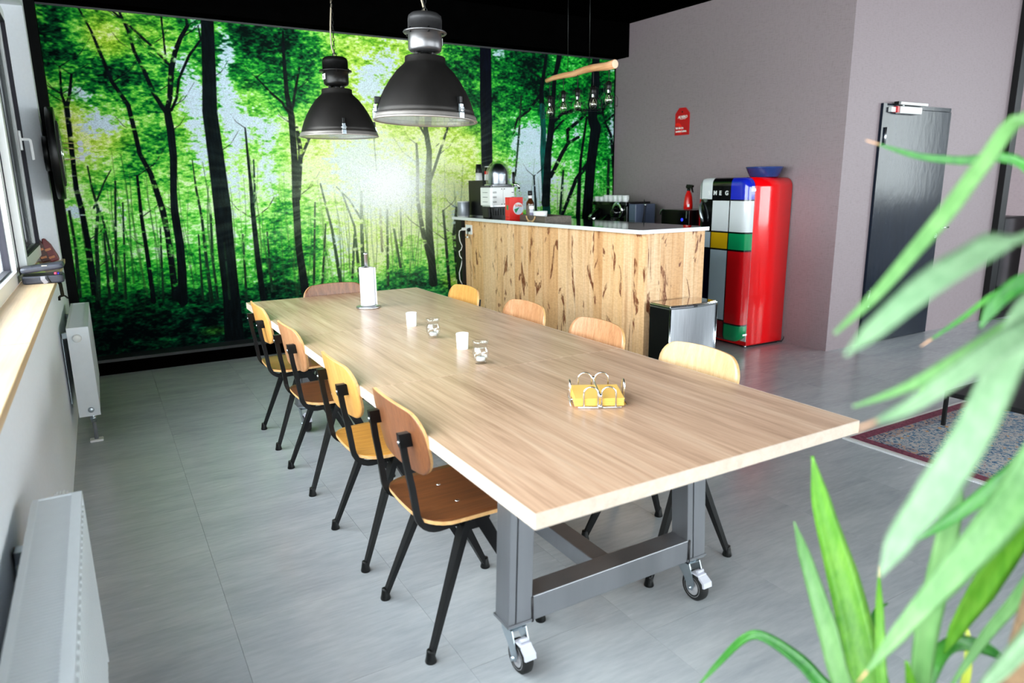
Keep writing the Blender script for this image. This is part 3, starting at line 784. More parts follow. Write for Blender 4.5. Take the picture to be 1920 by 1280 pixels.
def castor(loc, label=None):
    c = MB()
    c.box((-0.04, -0.04, 0.152), (0.04, 0.04, 0.158))
    c.cyl((0, 0, 0.138), (0, 0, 0.152), 0.030, 20)
    # fork cheeks leaning to the trailing axle
    for s in (-1, 1):
        poly = [(0.030, 0.140), (-0.034, 0.140), (-0.062, 0.070), (-0.052, 0.045), (-0.034, 0.045), (-0.010, 0.085), (0.026, 0.118)]
        c.prism(poly, 0, s * 0.023, s * 0.0265)
    c.box((-0.0265, -0.034, 0.136), (0.0265, 0.030, 0.140))
    c.cyl((-0.034, -0.043, 0.053), (0.034, -0.043, 0.053), 0.007, 10)
    root = c.build('castor', M['zinc'], tb, loc)
    w = MB(); w.lathe([(0.030, -0.018), (0.046, -0.018), (0.052, -0.012), (0.053, 0), (0.052, 0.012), (0.046, 0.018), (0.030, 0.018)], (0, -0.043, 0.053), 32, ax='x')
    w.build('tyre', M['rubber'], root)
    h = MB(); h.lathe([(0, -0.019), (0.012, -0.019), (0.014, -0.014), (0.030, -0.013), (0.037, -0.0185), (0.039, -0.017), (0.039, 0.017), (0.037, 0.0185), (0.030, 0.013), (0.014, 0.014), (0.012, 0.019), (0, 0.019)], (0, -0.043, 0.053), 32, ax='x')
    h.build('hub', plain('grey_castor_hub', (186, 184, 188), 0.4, var=0.05), root)
    p = MB(); p.box((-0.020, -0.074, 0.104), (0.020, -0.036, 0.110), bev=0.002)
    p.prism([(-0.072, 0.108), (-0.086, 0.100), (-0.100, 0.092), (-0.103, 0.074), (-0.095, 0.072), (-0.092, 0.086), (-0.074, 0.098)], 0, -0.019, 0.019)
    p.cyl((-0.014, -0.062, 0.118), (0.014, -0.062, 0.118), 0.006, 10)
    p.build('brake_pedal', plain('pale_brake_pedal', (214, 214, 226), 0.4, var=0.04), root)
    return root
for yc, s in ((0.45, 1), (2.98, -1)):
    for xb, xt in ((0.2015, 0.222), (0.9325, 0.905)):
        lg = MB(); hw = 0.041; hd = 0.04
        def leg_half(x0, x1, y0, y1):
            lg.add([(xb + x0, yc + y0, 0.165), (xb + x1, yc + y0, 0.165), (xb + x1, yc + y1, 0.165), (xb + x0, yc + y1, 0.165),
                    (xt + x0, yc + y0, 0.711), (xt + x1, yc + y0, 0.711), (xt + x1, yc + y1, 0.711), (xt + x0, yc + y1, 0.711)],
                   [(3, 2, 1, 0), (4, 5, 6, 7), (0, 1, 5, 4), (1, 2, 6, 5), (2, 3, 7, 6), (3, 0, 4, 7)])
        leg_half(-hw, -0.016, -hd, hd); leg_half(-0.0135, hw, -hd - 0.002, hd + 0.002)
        o = lg.build('leg', M['raw_steel'], tb); bevel(o, 0.0025)
        pl = MB().box((xb - 0.045, yc - 0.045, 0.158), (xb + 0.045, yc + 0.045, 0.166))
        pl.build('foot_plate', M['raw_steel'], tb)
        castor((xb, yc, 0))
    bm_ = MB().box((0.245, yc - 0.04, 0.155), (0.895, yc + 0.04, 0.238))
    bevel(bm_.build('cross_beam', M['raw_steel'], tb), 0.003)
    for x in (0.245, 0.895):
        wl = MB()
        for z in (0.157, 0.236):
            wl.tube([(x, yc - 0.043, z), (x, yc + 0.043, z)], 0.005, 6)
        for y in (yc - 0.041, yc + 0.041): wl.tube([(x, y, 0.157), (x, y, 0.236)], 0.005, 6)
        wl.build('weld_seam', M['weld'], tb)
    bevel(MB().box((0.20, yc - 0.03, 0.66), (0.93, yc + 0.03, 0.711)).build('top_rail', M['raw_steel'], tb), 0.003)
bevel(MB().box((0.545, 0.49, 0.16), (0.615, 2.94, 0.225)).build('stretcher', M['raw_steel'], tb), 0.003)

# ================================================================= CHAIRS
def grid_panel(fn, nu, nv, th, mi_face=0, mi_back=0, mi_edge=1):
    """closed curved board: fn(u,v)->(point,normal) with u,v in 0..1"""
    mb = MB(); top = []; bot = []
    for j in range(nv + 1):
        for i in range(nu + 1):
            p, n = fn(i / nu, j / nv)
            top.append(p + n * th / 2); bot.append(p - n * th / 2)
    w = nu + 1; o = len(top)
    fs = []; bs = []; es = []
    for j in range(nv):
        for i in range(nu):
            a = j * w + i
            fs.append((a, a + 1, a + w + 1, a + w)); bs.append((o + a, o + a + w, o + a + w + 1, o + a + 1))
    ring = [i for i in range(w)] + [j * w + nu for j in range(1, nv + 1)] + [nv * w + i for i in range(nu - 1, -1, -1)] + [j * w for j in range(nv - 1, 0, -1)]
    for a, b in zip(ring, ring[1:] + ring[:1]): es.append((a, o + a, o + b, b))
    mb.v = [tuple(p) for p in top + bot]
    for L, m_, s_ in ((fs, mi_face, True), (bs, mi_back, True), (es, mi_edge, False)):
        for f in L: mb.f.append(f); mb.m.append(m_); mb.sm.append(s_)
    return mb
def rr_map(u, v, w, h, r):
    """unit square -> rounded rectangle of size w x h, corners r (squeezes the rows near the ends)"""
    t = (v - 0.5) * h
    d = h / 2 - abs(t)
    hw = w / 2
    if d < r: hw = w / 2 - r + math.sqrt(max(0, r * r - (r - d) ** 2))
    return (u - 0.5) * 2 * hw, t
def dens(v):        # crowd the rows towards the rounded ends
    return 0.5 - 0.5 * math.cos(PI * v)
def seat_fn(u, v):
    v = dens(v)
    y, t = rr_map(u, v, 0.40, 0.40, 0.085)
    x = t + 0.012
    y *= 1.0 + 0.10 * (x + 0.2)
    if t < 0: x -= 0.012 * (1 - (y / 0.2) ** 2)
    z = 0.447 + 0.012 * (x + 0.1) + 0.10 * y * y * (1 if x < 0.1 else 0.6)
    if x > 0.12: z -= 1.6 * (x - 0.12) ** 2
    if x < -0.10: z += 0.9 * (x + 0.10) ** 2
    n = Vector((-0.02, -0.2 * y, 1)).normalized()
    return Vector((x, y, z)), n
def back_fn(u, v):
    v = dens(v)
    y, t = rr_map(u, v, 0.432, 0.200, 0.075)
    zc = 0.708 + t + (0.012 * (1 - (y / 0.2) ** 2) if t > 0 else 0.0)
    x = -0.216 - 0.17 * t + 0.62 * y * y
    n = Vector((1, -1.24 * y, 0.17)).normalized()
    return Vector((x, y, zc)), n
seat_b = grid_panel(seat_fn, 16, 18, 0.012)
back_b = grid_panel(back_fn, 20, 14, 0.010)
# frame tubes: one bent bar each side from under the seat, round the back and up to the backrest
def side_bar(s):
    mb = MB()
    pts = [(0.13, s * 0.115, 0.424), (-0.02, s * 0.14, 0.418)]
    for a in range(0, 7):
        t = -PI / 2 - a / 6 * (PI / 2 - 0.12)
        pts.append((-0.135 + 0.072 * math.cos(t), s * 0.142, 0.486 + 0.072 * math.sin(t)))
    pts += [(-0.216, s * 0.138, 0.56), (-0.230, s * 0.134, 0.65), (-0.240, s * 0.130, 0.735)]
    mb.tube(pts, 0.011, sq=(0.013, 0.020))
    return mb
def clamp(s):
    mb = MB()
    c = [(-0.2515, 0.744), (-0.218, 0.744), (-0.2085, 0.738), (-0.204, 0.700), (-0.2475, 0.700)]
    mb.prism(c, 1, s * 0.130 - 0.011, s * 0.130 + 0.011)
    return mb
def chair_leg(s, f):
    """folded tapering leg; f=+1 front, -1 rear"""
    mb = MB()
    top = Vector((0.005 if f > 0 else -0.045, s * 0.150, 0.425)); foot = Vector((0.203 * f, s * 0.200, 0.020))
    d = (foot - top)
    pts = [top + d * t for t in (0, 0.15, 0.6, 1.0)]
    mb.tube(pts, 0.01, sq=[(0.022, 0.044), (0.022, 0.042), (0.019, 0.030), (0.017, 0.020)])
    return mb
def foot_cap(s, f):
    mb = MB(); x, y = 0.205 * f, s * 0.2005
    mb.lathe([(0, 0), (0.018, 0), (0.019, 0.004), (0.0155, 0.018), (0.013, 0.034), (0.012, 0.042), (0, 0.042)], (x, y, 0), 14)
    return mb
def underframe():
    mb = MB()
    mb.box((-0.085, -0.150, 0.405), (-0.045, 0.150, 0.425), bev=0.003)
    mb.box((0.005, -0.150, 0.405), (0.045, 0.150, 0.425), bev=0.003)
    for s in (-1, 1):
        mb.prism([(-0.075, 0.425), (0.04, 0.425), (0.03, 0.385), (-0.055, 0.385)], 1, s * 0.150 - 0.006, s * 0.150 + 0.006)
        mb.tube([(0.19, s * 0.09, 0.432), (0.03, s * 0.10, 0.426)], 0.008, sq=(0.02, 0.012))
        for x in (-0.09, 0.07): mb.cyl((x, s * 0.075, 0.424), (x, s * 0.075, 0.443), 0.009, 8)
    return mb
ME = {}
for s in (-1, 1):
    ME['bar', s] = side_bar(s).mesh('side_bar', M['black_metal'])
    ME['clamp', s] = clamp(s).mesh('back_clamp', M['black_plastic'])
    for f in (-1, 1):
        ME['leg', s, f] = chair_leg(s, f).mesh('leg', M['black_metal'])
        ME['cap', s, f] = foot_cap(s, f).mesh('foot_cap', M['black_plastic'])
ME['under'] = underframe().mesh('seat_frame', M['black_metal'])
rv = MB(); rv.lathe([(0.0075, 0), (0.0075, 0.0012), (0.004, 0.0026), (0, 0.003)], (0, 0, 0), 12)
ME['rivet'] = rv.mesh('rivet', M['chrome'])
sc_ = MB(); sc_.lathe([(0.006, 0), (0.006, -0.002), (0, -0.004)], (0, 0, 0), 10, ax='x')
ME['screw'] = sc_.mesh('screw', M['chrome'])
def chair(x, y, rz, face, back, seat, label):
    r = thing('plywood_chair', label, 'chair', (x, y, 0), rz, group='plywood chairs with black compass legs round the dining table')
    o = link('seat', seat_b.mesh('seat', [M[seat], M['ply_edge']]), r)
    for s in (-1, 1):
        z = seat_fn(0.5 + s * 0.18, 0.44)[0]
        link('rivet', ME['rivet'], o, (z.x, z.y, z.z + 0.0055))
    bb = MB(); bb.v = back_b.v; bb.f = back_b.f; bb.sm = back_b.sm
    nf = 20 * 14
    bb.m = [0] * nf + [1] * nf + [2] * (len(bb.f) - 2 * nf)
    link('backrest', bb.mesh('backrest', [M[face], M[back], M['ply_edge']]), r)
    link('seat_frame', ME['under'], r)
    for s in (-1, 1):
        sb = link('side_bar', ME['bar', s], r)
        cl = link('back_clamp', ME['clamp', s], r)
        link('screw', ME['screw'], cl, (-0.2495, s * 0.130, 0.716))
        for f in (-1, 1):
            lg = link('leg', ME['leg', s, f], r)
            link('foot_cap', ME['cap', s, f], lg)
    return r
XL, XR = 0.186, 1.054
chair(XL, 2.915, 0.0, 'walnut', 'oak', 'teak_seat', 'light oak backed chair with brown seat on the window side, farthest away')
chair(XL, 2.205, 0.02, 'walnut', 'teak', 'walnut_seat', 'reddish teak backed chair with dark seat, second from the mural on the window side')
chair(XL, 1.41, 0.0, 'walnut', 'oak', 'oak_seat', 'chair with golden oak back and golden striped seat on the window side')
chair(XL, 0.79, 0.0, 'walnut', 'walnut', 'walnut_seat', 'dark walnut chair on the window side, nearest the camera')
chair(XR, 2.85, PI, 'oak', 'oak', 'walnut_seat', 'golden chair on the bar side, nearest the mural')
chair(XR, 2.09, PI + 0.02, 'teak', 'oak', 'walnut_seat', 'reddish striped chair on the bar side, second from the mural')
chair(XR, 1.425, PI, 'teak', 'oak', 'walnut_seat', 'reddish wooden chair on the bar side, next to the near end of the plank bar')
chair(XR, 0.757, PI, 'pale_oak', 'oak', 'walnut_seat', 'palest wooden chair on the bar side, in front of the steel bin')
chair(0.588, 3.435 - 0.150, -PI / 2, 'walnut', 'teak', 'walnut_seat', 'brown chair alone at the far head of the table, facing the camera')

# ================================================================= THINGS ON THE TABLE
Z = 0.75
t = thing('paper_towel_holder', 'steel paper towel holder with upright rod and round base on the table', 'towel holder', (0.588, 2.80, Z))
MB().lathe([(0, 0), (0.070, 0), (0.071, 0.003), (0.071, 0.009), (0.068, 0.012), (0.012, 0.013), (0, 0.013)], n=40).build('base', M['steel'], t)
MB().lathe([(0.0105, 0.012), (0.0105, 0.315), (0.013, 0.318), (0.0135, 0.324), (0.011, 0.330), (0, 0.331)], n=20).build('rod', M['steel'], t)
pr = MB(); pr.lathe([(0.02, 0.016), (0.042, 0.016), (0.0425, 0.02), (0.0425, 0.24), (0.0415, 0.243), (0.02, 0.243), (0.02, 0.016)], n=36)
pr.tube([(0.0426, 0.0, 0.13), (0.042, -0.012, 0.13), (0.043, -0.024, 0.13), (0.045, -0.034, 0.13)], 0.001, sq=(0.0012, 0.222))
tr_ = thing('paper_towel_roll', 'white paper towel roll standing on the steel holder', 'paper roll', (0.588, 2.80, Z))
pr.build('paper_sheets', M['paper'], tr_)
MB().lathe([(0.0195, 0.017), (0.0195, 0.242), (0.017, 0.242), (0.017, 0.017)], n=20).build('core_tube', plain('cardboard', (176, 140, 100), 0.9), tr_)

def white_cup(x, y, label):
    r = thing('tealight_cup', label, 'cup', (x, y, Z), group='white tealight cups in the row down the table')
    MB().lathe([(0, 0), (0.0245, 0), (0.0255, 0.002), (0.0285, 0.070), (0.0283, 0.072), (0.0265, 0.072), (0.0262, 0.068), (0.0235, 0.008), (0, 0.008)], n=36).build('cup', M['white_gloss'], r)
    MB().lathe([(0, 0.009), (0.019, 0.009), (0.019, 0.022), (0.017, 0.020), (0, 0.020)], n=20).build('wax', M['paper'], r)
def jar(x, y, label):
    r = thing('candle_jar', label, 'candle jar', (x, y, Z), group='waisted glass candle jars in the row down the table')
    MB().lathe([(0, 0), (0.024, 0), (0.025, 0.003), (0.023, 0.009), (0.030, 0.022), (0.0345, 0.040), (0.0335, 0.055), (0.0275, 0.068), (0.0265, 0.074), (0.030, 0.086), (0.0345, 0.095), (0.0325, 0.095),
                (0.028, 0.086), (0.0245, 0.074), (0.0255, 0.067), (0.0315, 0.054), (0.0325, 0.040), (0.028, 0.023), (0.02, 0.012), (0, 0.011)], n=36).build('glass', M['jar_glass'], r)
    w = MB().lathe([(0, 0.0115), (0.0185, 0.0115), (0.0185, 0.026), (0.017, 0.028), (0, 0.0265)], n=24).build('tealight', M['white_gloss'], r)
    MB().cyl((0, 0, 0.026), (0.001, 0, 0.036), 0.0009, 6).build('wick', M['rubber'], w)
white_cup(0.588, 2.125, 'white tealight cup farther from the camera, next to the paper towel holder')
jar(0.565, 1.80, 'clear waisted glass candle jar farther from the camera, between the two white cups')
white_cup(0.578, 1.515, 'white tealight cup nearer the camera, between the two glass jars')
jar(0.526, 1.245, 'clear waisted glass candle jar nearest the camera in the row')

# napkins in a chrome wire holder
NA = -0.52
nh = thing('napkin_holder', 'chrome wire napkin holder with hooped sides on the near part of the table', 'napkin holder', (0.618, 0.592, Z), NA)
w = 0.084
def hoop(a, b, h):
    """upright arch between two foot points"""
    a = Vector(a); b = Vector(b); c = (a + b) / 2; r = (b - a).length / 2
    pts = [a + Vector((0, 0, 0.0))] + [c + (a - c) * math.cos(PI * i / 10) + Vector((0, 0, h - r + r * math.sin(PI * i / 10))) for i in range(11)] + [b]
    return pts
for sy in (-1, 1):
    for cx in (-0.029, 0.029):
        hb = MB(); hb.tube(hoop((cx - 0.023, sy * (w + 0.004), 0.004), (cx + 0.023, sy * (w + 0.004), 0.004), 0.068), 0.0027, 8); hb.build('hoop', M['chrome'], nh)
for sx in (-1, 1):
    hb = MB(); hb.tube(hoop((sx * (w + 0.006), -0.023, 0.004), (sx * (w + 0.006), 0.023, 0.004), 0.068), 0.0027, 8); hb.build('hoop', M['chrome'], nh)
bs = MB()
for sy in (-1, 1): bs.tube([(-0.07, sy * (w + 0.004), 0.003), (0.07, sy * (w + 0.004), 0.003)], 0.0028, 8)
for sx in (-1, 1): bs.tube([(sx * (w + 0.006), -0.07, 0.003), (sx * (w + 0.006), 0.07, 0.003)], 0.0028, 8)
bs.tube([(0, -w - 0.004, 0.003), (0, w + 0.004, 0.003)], 0.0028, 8); bs.tube([(-w - 0.006, 0, 0.003), (w + 0.006, 0, 0.003)], 0.0028, 8)
bs.build('base_wire', M['chrome'], nh)
ar = MB()
ar.tube([(0, w + 0.004, 0.05), (0, w * 0.6, 0.047), (0, -w * 0.6, 0.047), (0, -w - 0.006, 0.045)], 0.003, 8)
for y_, z_ in ((-w - 0.010, 0.044), (w + 0.004, 0.052), (-w - 0.008, 0.008)):
    ar.lathe([(0, -0.007), (0.005, -0.005), (0.007, 0), (0.005, 0.005), (0, 0.007)], (0, y_, z_), 12)
ar.build('weight_arm', M['chrome'], nh)
for sy in (1,):
    pass
np_ = thing('napkin_stack', 'stack of yellow paper napkins lying in the chrome wire holder', 'napkins', (0.618, 0.592, Z + 0.006), NA)
nb = MB(); n = 11
for i in range(n):
    z0 = i * 0.0023; j = random.uniform(-0.0012, 0.0012); k = random.uniform(-0.0012, 0.0012)
    sag = 0.0
    nb.box((-0.080 + j, -0.080 + k, z0), (0.080 + j, 0.080 + k, z0 + 0.0019))
nb.build('napkin_sheets', plain('yellow_napkin', (250, 196, 98), 0.85, var=0.03, scale=200, bumpy=0.1), np_)
# ================================================================= PENDANT LAMPS
def pendant(x, y, zr, label, housing, latches, tagged):
    r = thing('pendant_lamp', label, 'pendant lamp', (x, y, zr), group='industrial dome pendants over the table')
    # dome
    d = MB()
    prof = [(0.088, 0.288), (0.090, 0.284), (0.0905, 0.262), (0.098, 0.252), (0.128, 0.222), (0.158, 0.180), (0.185, 0.132), (0.206, 0.085), (0.219, 0.045), (0.226, 0.016)]
    d.lathe(prof + [(0.222, 0.016), (0.203, 0.083), (0.182, 0.13), (0.155, 0.177), (0.125, 0.218), (0.086, 0.255), (0.0, 0.26)], n=64)
    d.lathe([(0.0, 0.288), (0.088, 0.288)], n=64)
    d.build('dome_shade', [M['lamp_dark']], r)
    rf = MB(); rf.lathe([(0.2215, 0.017), (0.202, 0.082), (0.181, 0.128), (0.154, 0.175), (0.124, 0.215), (0.085, 0.252), (0.0, 0.256)], n=64)
    rf.build('reflector', M['reflector'], r)
    rm = MB(); rm.lathe([(0.221, 0.020), (0.2275, 0.020), (0.231, 0.014), (0.2325, 0.006), (0.235, 0.0), (0.238, -0.004), (0.236, -0.008), (0.226, -0.008), (0.222, -0.004), (0.222, 0.018)], n=64)
    rm.build('rim', M['lamp_rim'], r)
    gl = MB(); gl.lathe([(0, -0.003), (0.223, -0.003)], n=48); gl.lathe([(0, -0.006), (0.223, -0.006)], n=48)
    gl.build('glass_cover', M['clear'], r)
    bl = MB(); bl.lathe([(0, 0.07), (0.02, 0.075), (0.036, 0.10), (0.036, 0.15), (0.02, 0.19), (0.018, 0.25), (0, 0.25)], n=20)
    bl.build('bulb', M['white_gloss'], r)
    # neck posts, housing with flange
    nk = MB()
    for i in range(4):
        a = 0.4 + i * PI / 2
        nk.cyl((0.05 * math.cos(a), 0.05 * math.sin(a), 0.287), (0.05 * math.cos(a), 0.05 * math.sin(a), 0.312), 0.010, 10)
    nk.cyl((0, 0, 0.287), (0, 0, 0.312), 0.022, 16)
    nk.build('neck', M['lamp_black'], r)
    h = MB()
    h.lathe([(0, 0.308), (0.055, 0.308), (0.066, 0.312), (0.073, 0.320), (0.0745, 0.332), (0.0745, 0.392), (0.094, 0.394), (0.097, 0.398), (0.094, 0.403), (0.0755, 0.405), (0.0755, 0.456), (0.072, 0.472), (0.060, 0.482), (0.03, 0.486), (0, 0.487)], n=48)
    h.build('gear_housing', M[housing], r)
    lg = MB()
    for i in range(6):
        a = 0.3 + i * PI / 3
        lg.cyl((0.084 * math.cos(a), 0.084 * math.sin(a), 0.386), (0.084 * math.cos(a), 0.084 * math.sin(a), 0.410), 0.0045, 8)
    lg.build('flange_bolt', M['lamp_black'], r)
    for a in latches:
        c, s = math.cos(a), math.sin(a)
        l = MB()
        l.box((-0.012, 0.226, -0.006), (0.012, 0.239, 0.022), bev=0.002); l.box((-0.009, 0.222, 0.024), (0.009, 0.236, 0.060), bev=0.002)
        l.tube([(-0.010, 0.237, 0.014), (-0.010, 0.236, 0.045), (0.010, 0.236, 0.045), (0.010, 0.237, 0.014)], 0.002, 6)
        l.cyl((-0.016, 0.237, 0.036), (0.016, 0.237, 0.036), 0.003, 8)
        l.xf(Matrix.Rotation(a - PI / 2, 4, 'Z'))
        o = l.build('latch', M['zinc'], r)
        hk = MB(); hk.box((-0.007, 0.205, 0.062), (0.007, 0.232, 0.094), bev=0.003); hk.xf(Matrix.Rotation(a - PI / 2, 4, 'Z'))
        hk.build('latch_hook', M['black_plastic'], o)
    if tagged is not None:
        g = MB(); g.box((-0.02, 0.0745, 0.345), (0.02, 0.0765, 0.378)); g.xf(Matrix.Rotation(tagged - PI / 2, 4, 'Z'))
        o = g.build('rating_plate', M['white_matt'], r)
        g = MB(); g.box((0.002, 0.0763, 0.352), (0.014, 0.0768, 0.370)); g.xf(Matrix.Rotation(tagged - PI / 2, 4, 'Z'))
        g.build('plate_print', M['black_plastic'], o)
    r.scale = (1, 1, 0.935)
    # chain and cord to the ceiling
    top = (CEIL - zr) / 0.935
    ey = MB(); ey.tube([(0.012 * math.cos(2 * PI * i / 12), 0, 0.497 + 0.012 * math.sin(2 * PI * i / 12)) for i in range(12)], 0.003, 6, closed=True)
    ey.build('eye_bolt', M['lamp_black'], r)
    ch = MB(); z = 0.515; i = 0
    while z < top - 0.01:
        pts = []
        for k in range(10):
            a = 2 * PI * k / 10
            u, w_ = 0.006 * math.cos(a), 0.015 * math.sin(a)
            pts.append((u, 0, z + w_) if i % 2 else (0, u, z + w_))
        ch.tube(pts, 0.0018, 5, closed=True); z += 0.025; i += 1
    ch.build('chain', M['lamp_black'], r)
    cd = MB()
    pts = [(0.0, 0.0, 0.487)] + [(-0.012 * math.sin(k * 0.55) - 0.006, 0.010 * math.cos(k * 0.8), 0.50 + (top - 0.50) * k / 22) for k in range(1, 23)]
    cd.tube(pts, 0.0042, 7); cd.build('cord', M['cord'], r)
    ro = MB(); ro.lathe([(0.045, top), (0.045, top - 0.02), (0.03, top - 0.03), (0, top - 0.03)], n=24); ro.build('ceiling_rose', M['black_paint'], r)
    return r
near_lamp = pendant(0.59, 1.855, 1.752, 'nearer dark dome pendant lamp with a bright steel gear housing', 'lamp_steel', (-1.25, PI - 0.15, 0.75), -0.1)
pendant(0.59, 3.16, 1.766, 'farther dark dome pendant lamp with a blackened gear housing', 'lamp_black', (-1.75, 0.0, 1.6), PI + 0.1)
near_lamp.rotation_euler = (0, math.radians(2.0), 0)
# ================================================================= BAR
BX0, BX1, BY0, BYF, BZ = 2.266, 2.883, 2.293, 5.107, 1.1636
bar = thing('bar_counter', 'tall bar clad in light vertical planks with brown knots and bark stains', 'bar')
PX, PY = 2.335, 2.318
cb = MB(); cb.box((PX + 0.018, PY + 0.018, 0.06), (2.865, 4.96, BZ - 0.028)); cb.build('carcass', M['black_paint'], bar)
MB().box((PX + 0.05, PY + 0.05, 0), (2.82, 4.94, 0.06)).build('plinth', M['black_paint'], bar)
pk = MB(); pk.box((BX0 + 0.03, 4.965, 0.0), (2.40, 5.09, BZ - 0.028)); pk.build('end_post', M['black_metal'], bar)
y = PY; i = 0
wd = [0.118, 0.112, 0.109, 0.122, 0.104, 0.115, 0.111, 0.120]
while y < 4.955:
    w = wd[i % 8]; y1 = min(y + w, 4.96)
    if 4.96 - y1 < 0.05: y1 = 4.96
    p = MB().box((-0.009, 0.0006, 0.0), (0.009, y1 - y - 0.0006, BZ - 0.028 - 0.012), bev=0.0012)
    p.build('plank', M['plank'], bar, (PX + 0.009 + random.uniform(-0.0008, 0.0008), y, 0.012))
    y = y1; i += 1
x = PX + 0.018; i = 3
while x < 2.860:
    x1 = min(x + wd[i % 8] * 0.94, 2.866)
    if 2.866 - x1 < 0.04: x1 = 2.866
    p = MB().box((0.0006, -0.009, 0.0), (x1 - x - 0.0006, 0.009, BZ - 0.028 - 0.012), bev=0.0012)
    p.build('plank', M['plank'], bar, (x, PY + 0.009 + random.uniform(-0.0008, 0.0008), 0.012))
    x = x1; i += 1
wt = thing('bar_worktop', 'dark polished worktop with a pale speckled front edge on the plank bar', 'worktop')
ch = 0.014
pol = [(BX0 + ch, BY0), (BX1 - 0.004, BY0), (BX1, BY0 + 0.004), (BX1, BYF), (BX0, BYF), (BX0, BY0 + ch)]
tp = MB().prism([(a, b) for a, b in pol], 2, BZ - 0.027, BZ - 0.0008)
o = tp.build('slab', M['stone_edge'], wt)
q = 0.0012
tp = MB().prism([(a + (q if a < 2.5 else -q), b + (q if b < 3 else -q)) for a, b in pol], 2, BZ - 0.001, BZ)
tp.build('polished_top', M['stone_top'], wt)

# wall socket with a plug and charger on the planks
so = thing('power_outlet', 'white double power outlet on the far end of the plank bar front', 'outlet', (PX - 0.002, 4.86, 1.045))
bevel(MB().box((-0.011, -0.065, -0.045), (0.0, 0.065, 0.045)).build('cover_plate', M['white_matt'], so), 0.003)
f = MB(); f.lathe([(0.021, -0.0125), (0.021, -0.011), (0.018, -0.011), (0.018, -0.0125)], (0, -0.03, 0), 20, ax='x'); f.lathe([(0.021, -0.0125), (0.021, -0.011), (0.018, -0.011), (0.018, -0.0125)], (0, 0.032, 0), 20, ax='x')
f.build('socket_ring', M['white_gloss'], so)
bp = thing('power_plug', 'black angled plug in the right half of the white outlet', 'plug', (PX - 0.014, 4.83, 1.045))
b_ = MB(); b_.lathe([(0, 0), (0.017, 0), (0.018, -0.010), (0.014, -0.026), (0, -0.028)], n=16, ax='x')
b_.build('plug_body', M['black_plastic'], bp)
b_ = MB(); b_.tube([(-0.02, 0, -0.008), (-0.022, 0.004, -0.045), (-0.018, 0.014, -0.066), (-0.012, 0.05, -0.072), (-0.010, 0.115, -0.078)], 0.004, 7); b_.build('cable', M['rubber'], bp)
MB().lathe([(0, 0), (0.011, 0), (0.012, -0.006), (0.009, -0.012), (0, -0.012)], (-0.014, 0.016, -0.070), 12, ax='x').build('cable_clip', M['white_matt'], bp)
wc = thing('charger', 'white charger plug with a white cable hanging down beside the planks', 'charger', (PX - 0.014, 4.895, 1.05))
bevel(MB().box((-0.052, -0.013, -0.013), (0, 0.013, 0.013)).build('charger_body', M['white_matt'], wc), 0.004)
c_ = MB(); c_.tube([(-0.045, 0.01, -0.004), (-0.055, 0.05, -0.02), (-0.056, 0.06, -0.06), (-0.045, 0.065, -0.12), (-0.02, 0.07, -0.17), (-0.03, 0.075, -0.205), (-0.052, 0.075, -0.22), (-0.045, 0.078, -0.265), (-0.02, 0.075, -0.30), (-0.03, 0.08, -0.36), (-0.055, 0.08, -0.43), (-0.05, 0.08, -0.50), (-0.02, 0.08, -0.56)], 0.0045, 8)
c_.build('cable', M['white_matt'], wc)

# smart speaker
sp = thing('speaker', 'grey fabric speaker with white top and base ring at the far end of the bar', 'speaker', (2.352, 5.015, BZ))
spk = brushed('grey_speaker_mesh', (150, 154, 162), 0.4, (1, 1, 1), 0.5)
MB().lathe([(0.058, 0.006), (0.060, 0.010), (0.060, 0.135), (0.058, 0.139)], n=40).build('grille', spk, sp)
MB().lathe([(0, 0), (0.056, 0), (0.060, 0.003), (0.060, 0.006), (0, 0.006)], n=40).build('base_ring', M['white_matt'], sp)
MB().lathe([(0, 0.139), (0.060, 0.139), (0.060, 0.143), (0.057, 0.147), (0, 0.147)], n=40).build('top_plate', M['white_matt'], sp)

# black cabinet box behind the juicer with stacks of cups on it
bx = thing('black_box', 'tall matt black box with a slim steel foot standing behind the white blender', 'box', (2.425, 4.74, BZ))
bevel(MB().box((0, 0, 0.012), (0.24, 0.30, 0.342)).build('housing', M['black_plastic'], bx), 0.004)
MB().box((0.004, 0.004, 0), (0.236, 0.296, 0.012)).build('foot_frame', M['steel'], bx)
def cup_stack(x, y, lid, rz, label, extra=None):
    r = thing('paper_cup_stack', label, 'cups', (x, y, BZ + 0.342), rz, group='paper cup stacks on the black box')
    MB().lathe([(0, 0), (0.034, 0), (0.035, 0.002), (0.031, 0.070), (0.029, 0.070), (0.0, 0.068)], n=28).build('white_cup', M['white_matt'], r)
    MB().lathe([(0.0, 0.070), (0.031, 0.070), (0.0315, 0.074), (0.026, lid), (0.024, lid + 0.002), (0, lid + 0.002)], n=28).build('black_cup', M['black_plastic'], r)
    if extra: extra(r)
cup_stack(2.468, 4.90, 0.150, 0.0, 'white paper cups under inverted black cups, left stack on the black box')
def badge(r):
    MB().lathe([(0.0318, 0.050), (0.0318, 0.085)], n=28).build('red_band', M['red_matt'], r)
    MB().lathe([(0, 0.124), (0.027, 0.124), (0.0285, 0.130), (0, 0.132)], n=28).build('white_lid', M['white_matt'], r)
cup_stack(2.545, 4.86, 0.122, 0.0, 'black cup with red band and white lid on the black box, partly behind the dome', badge)

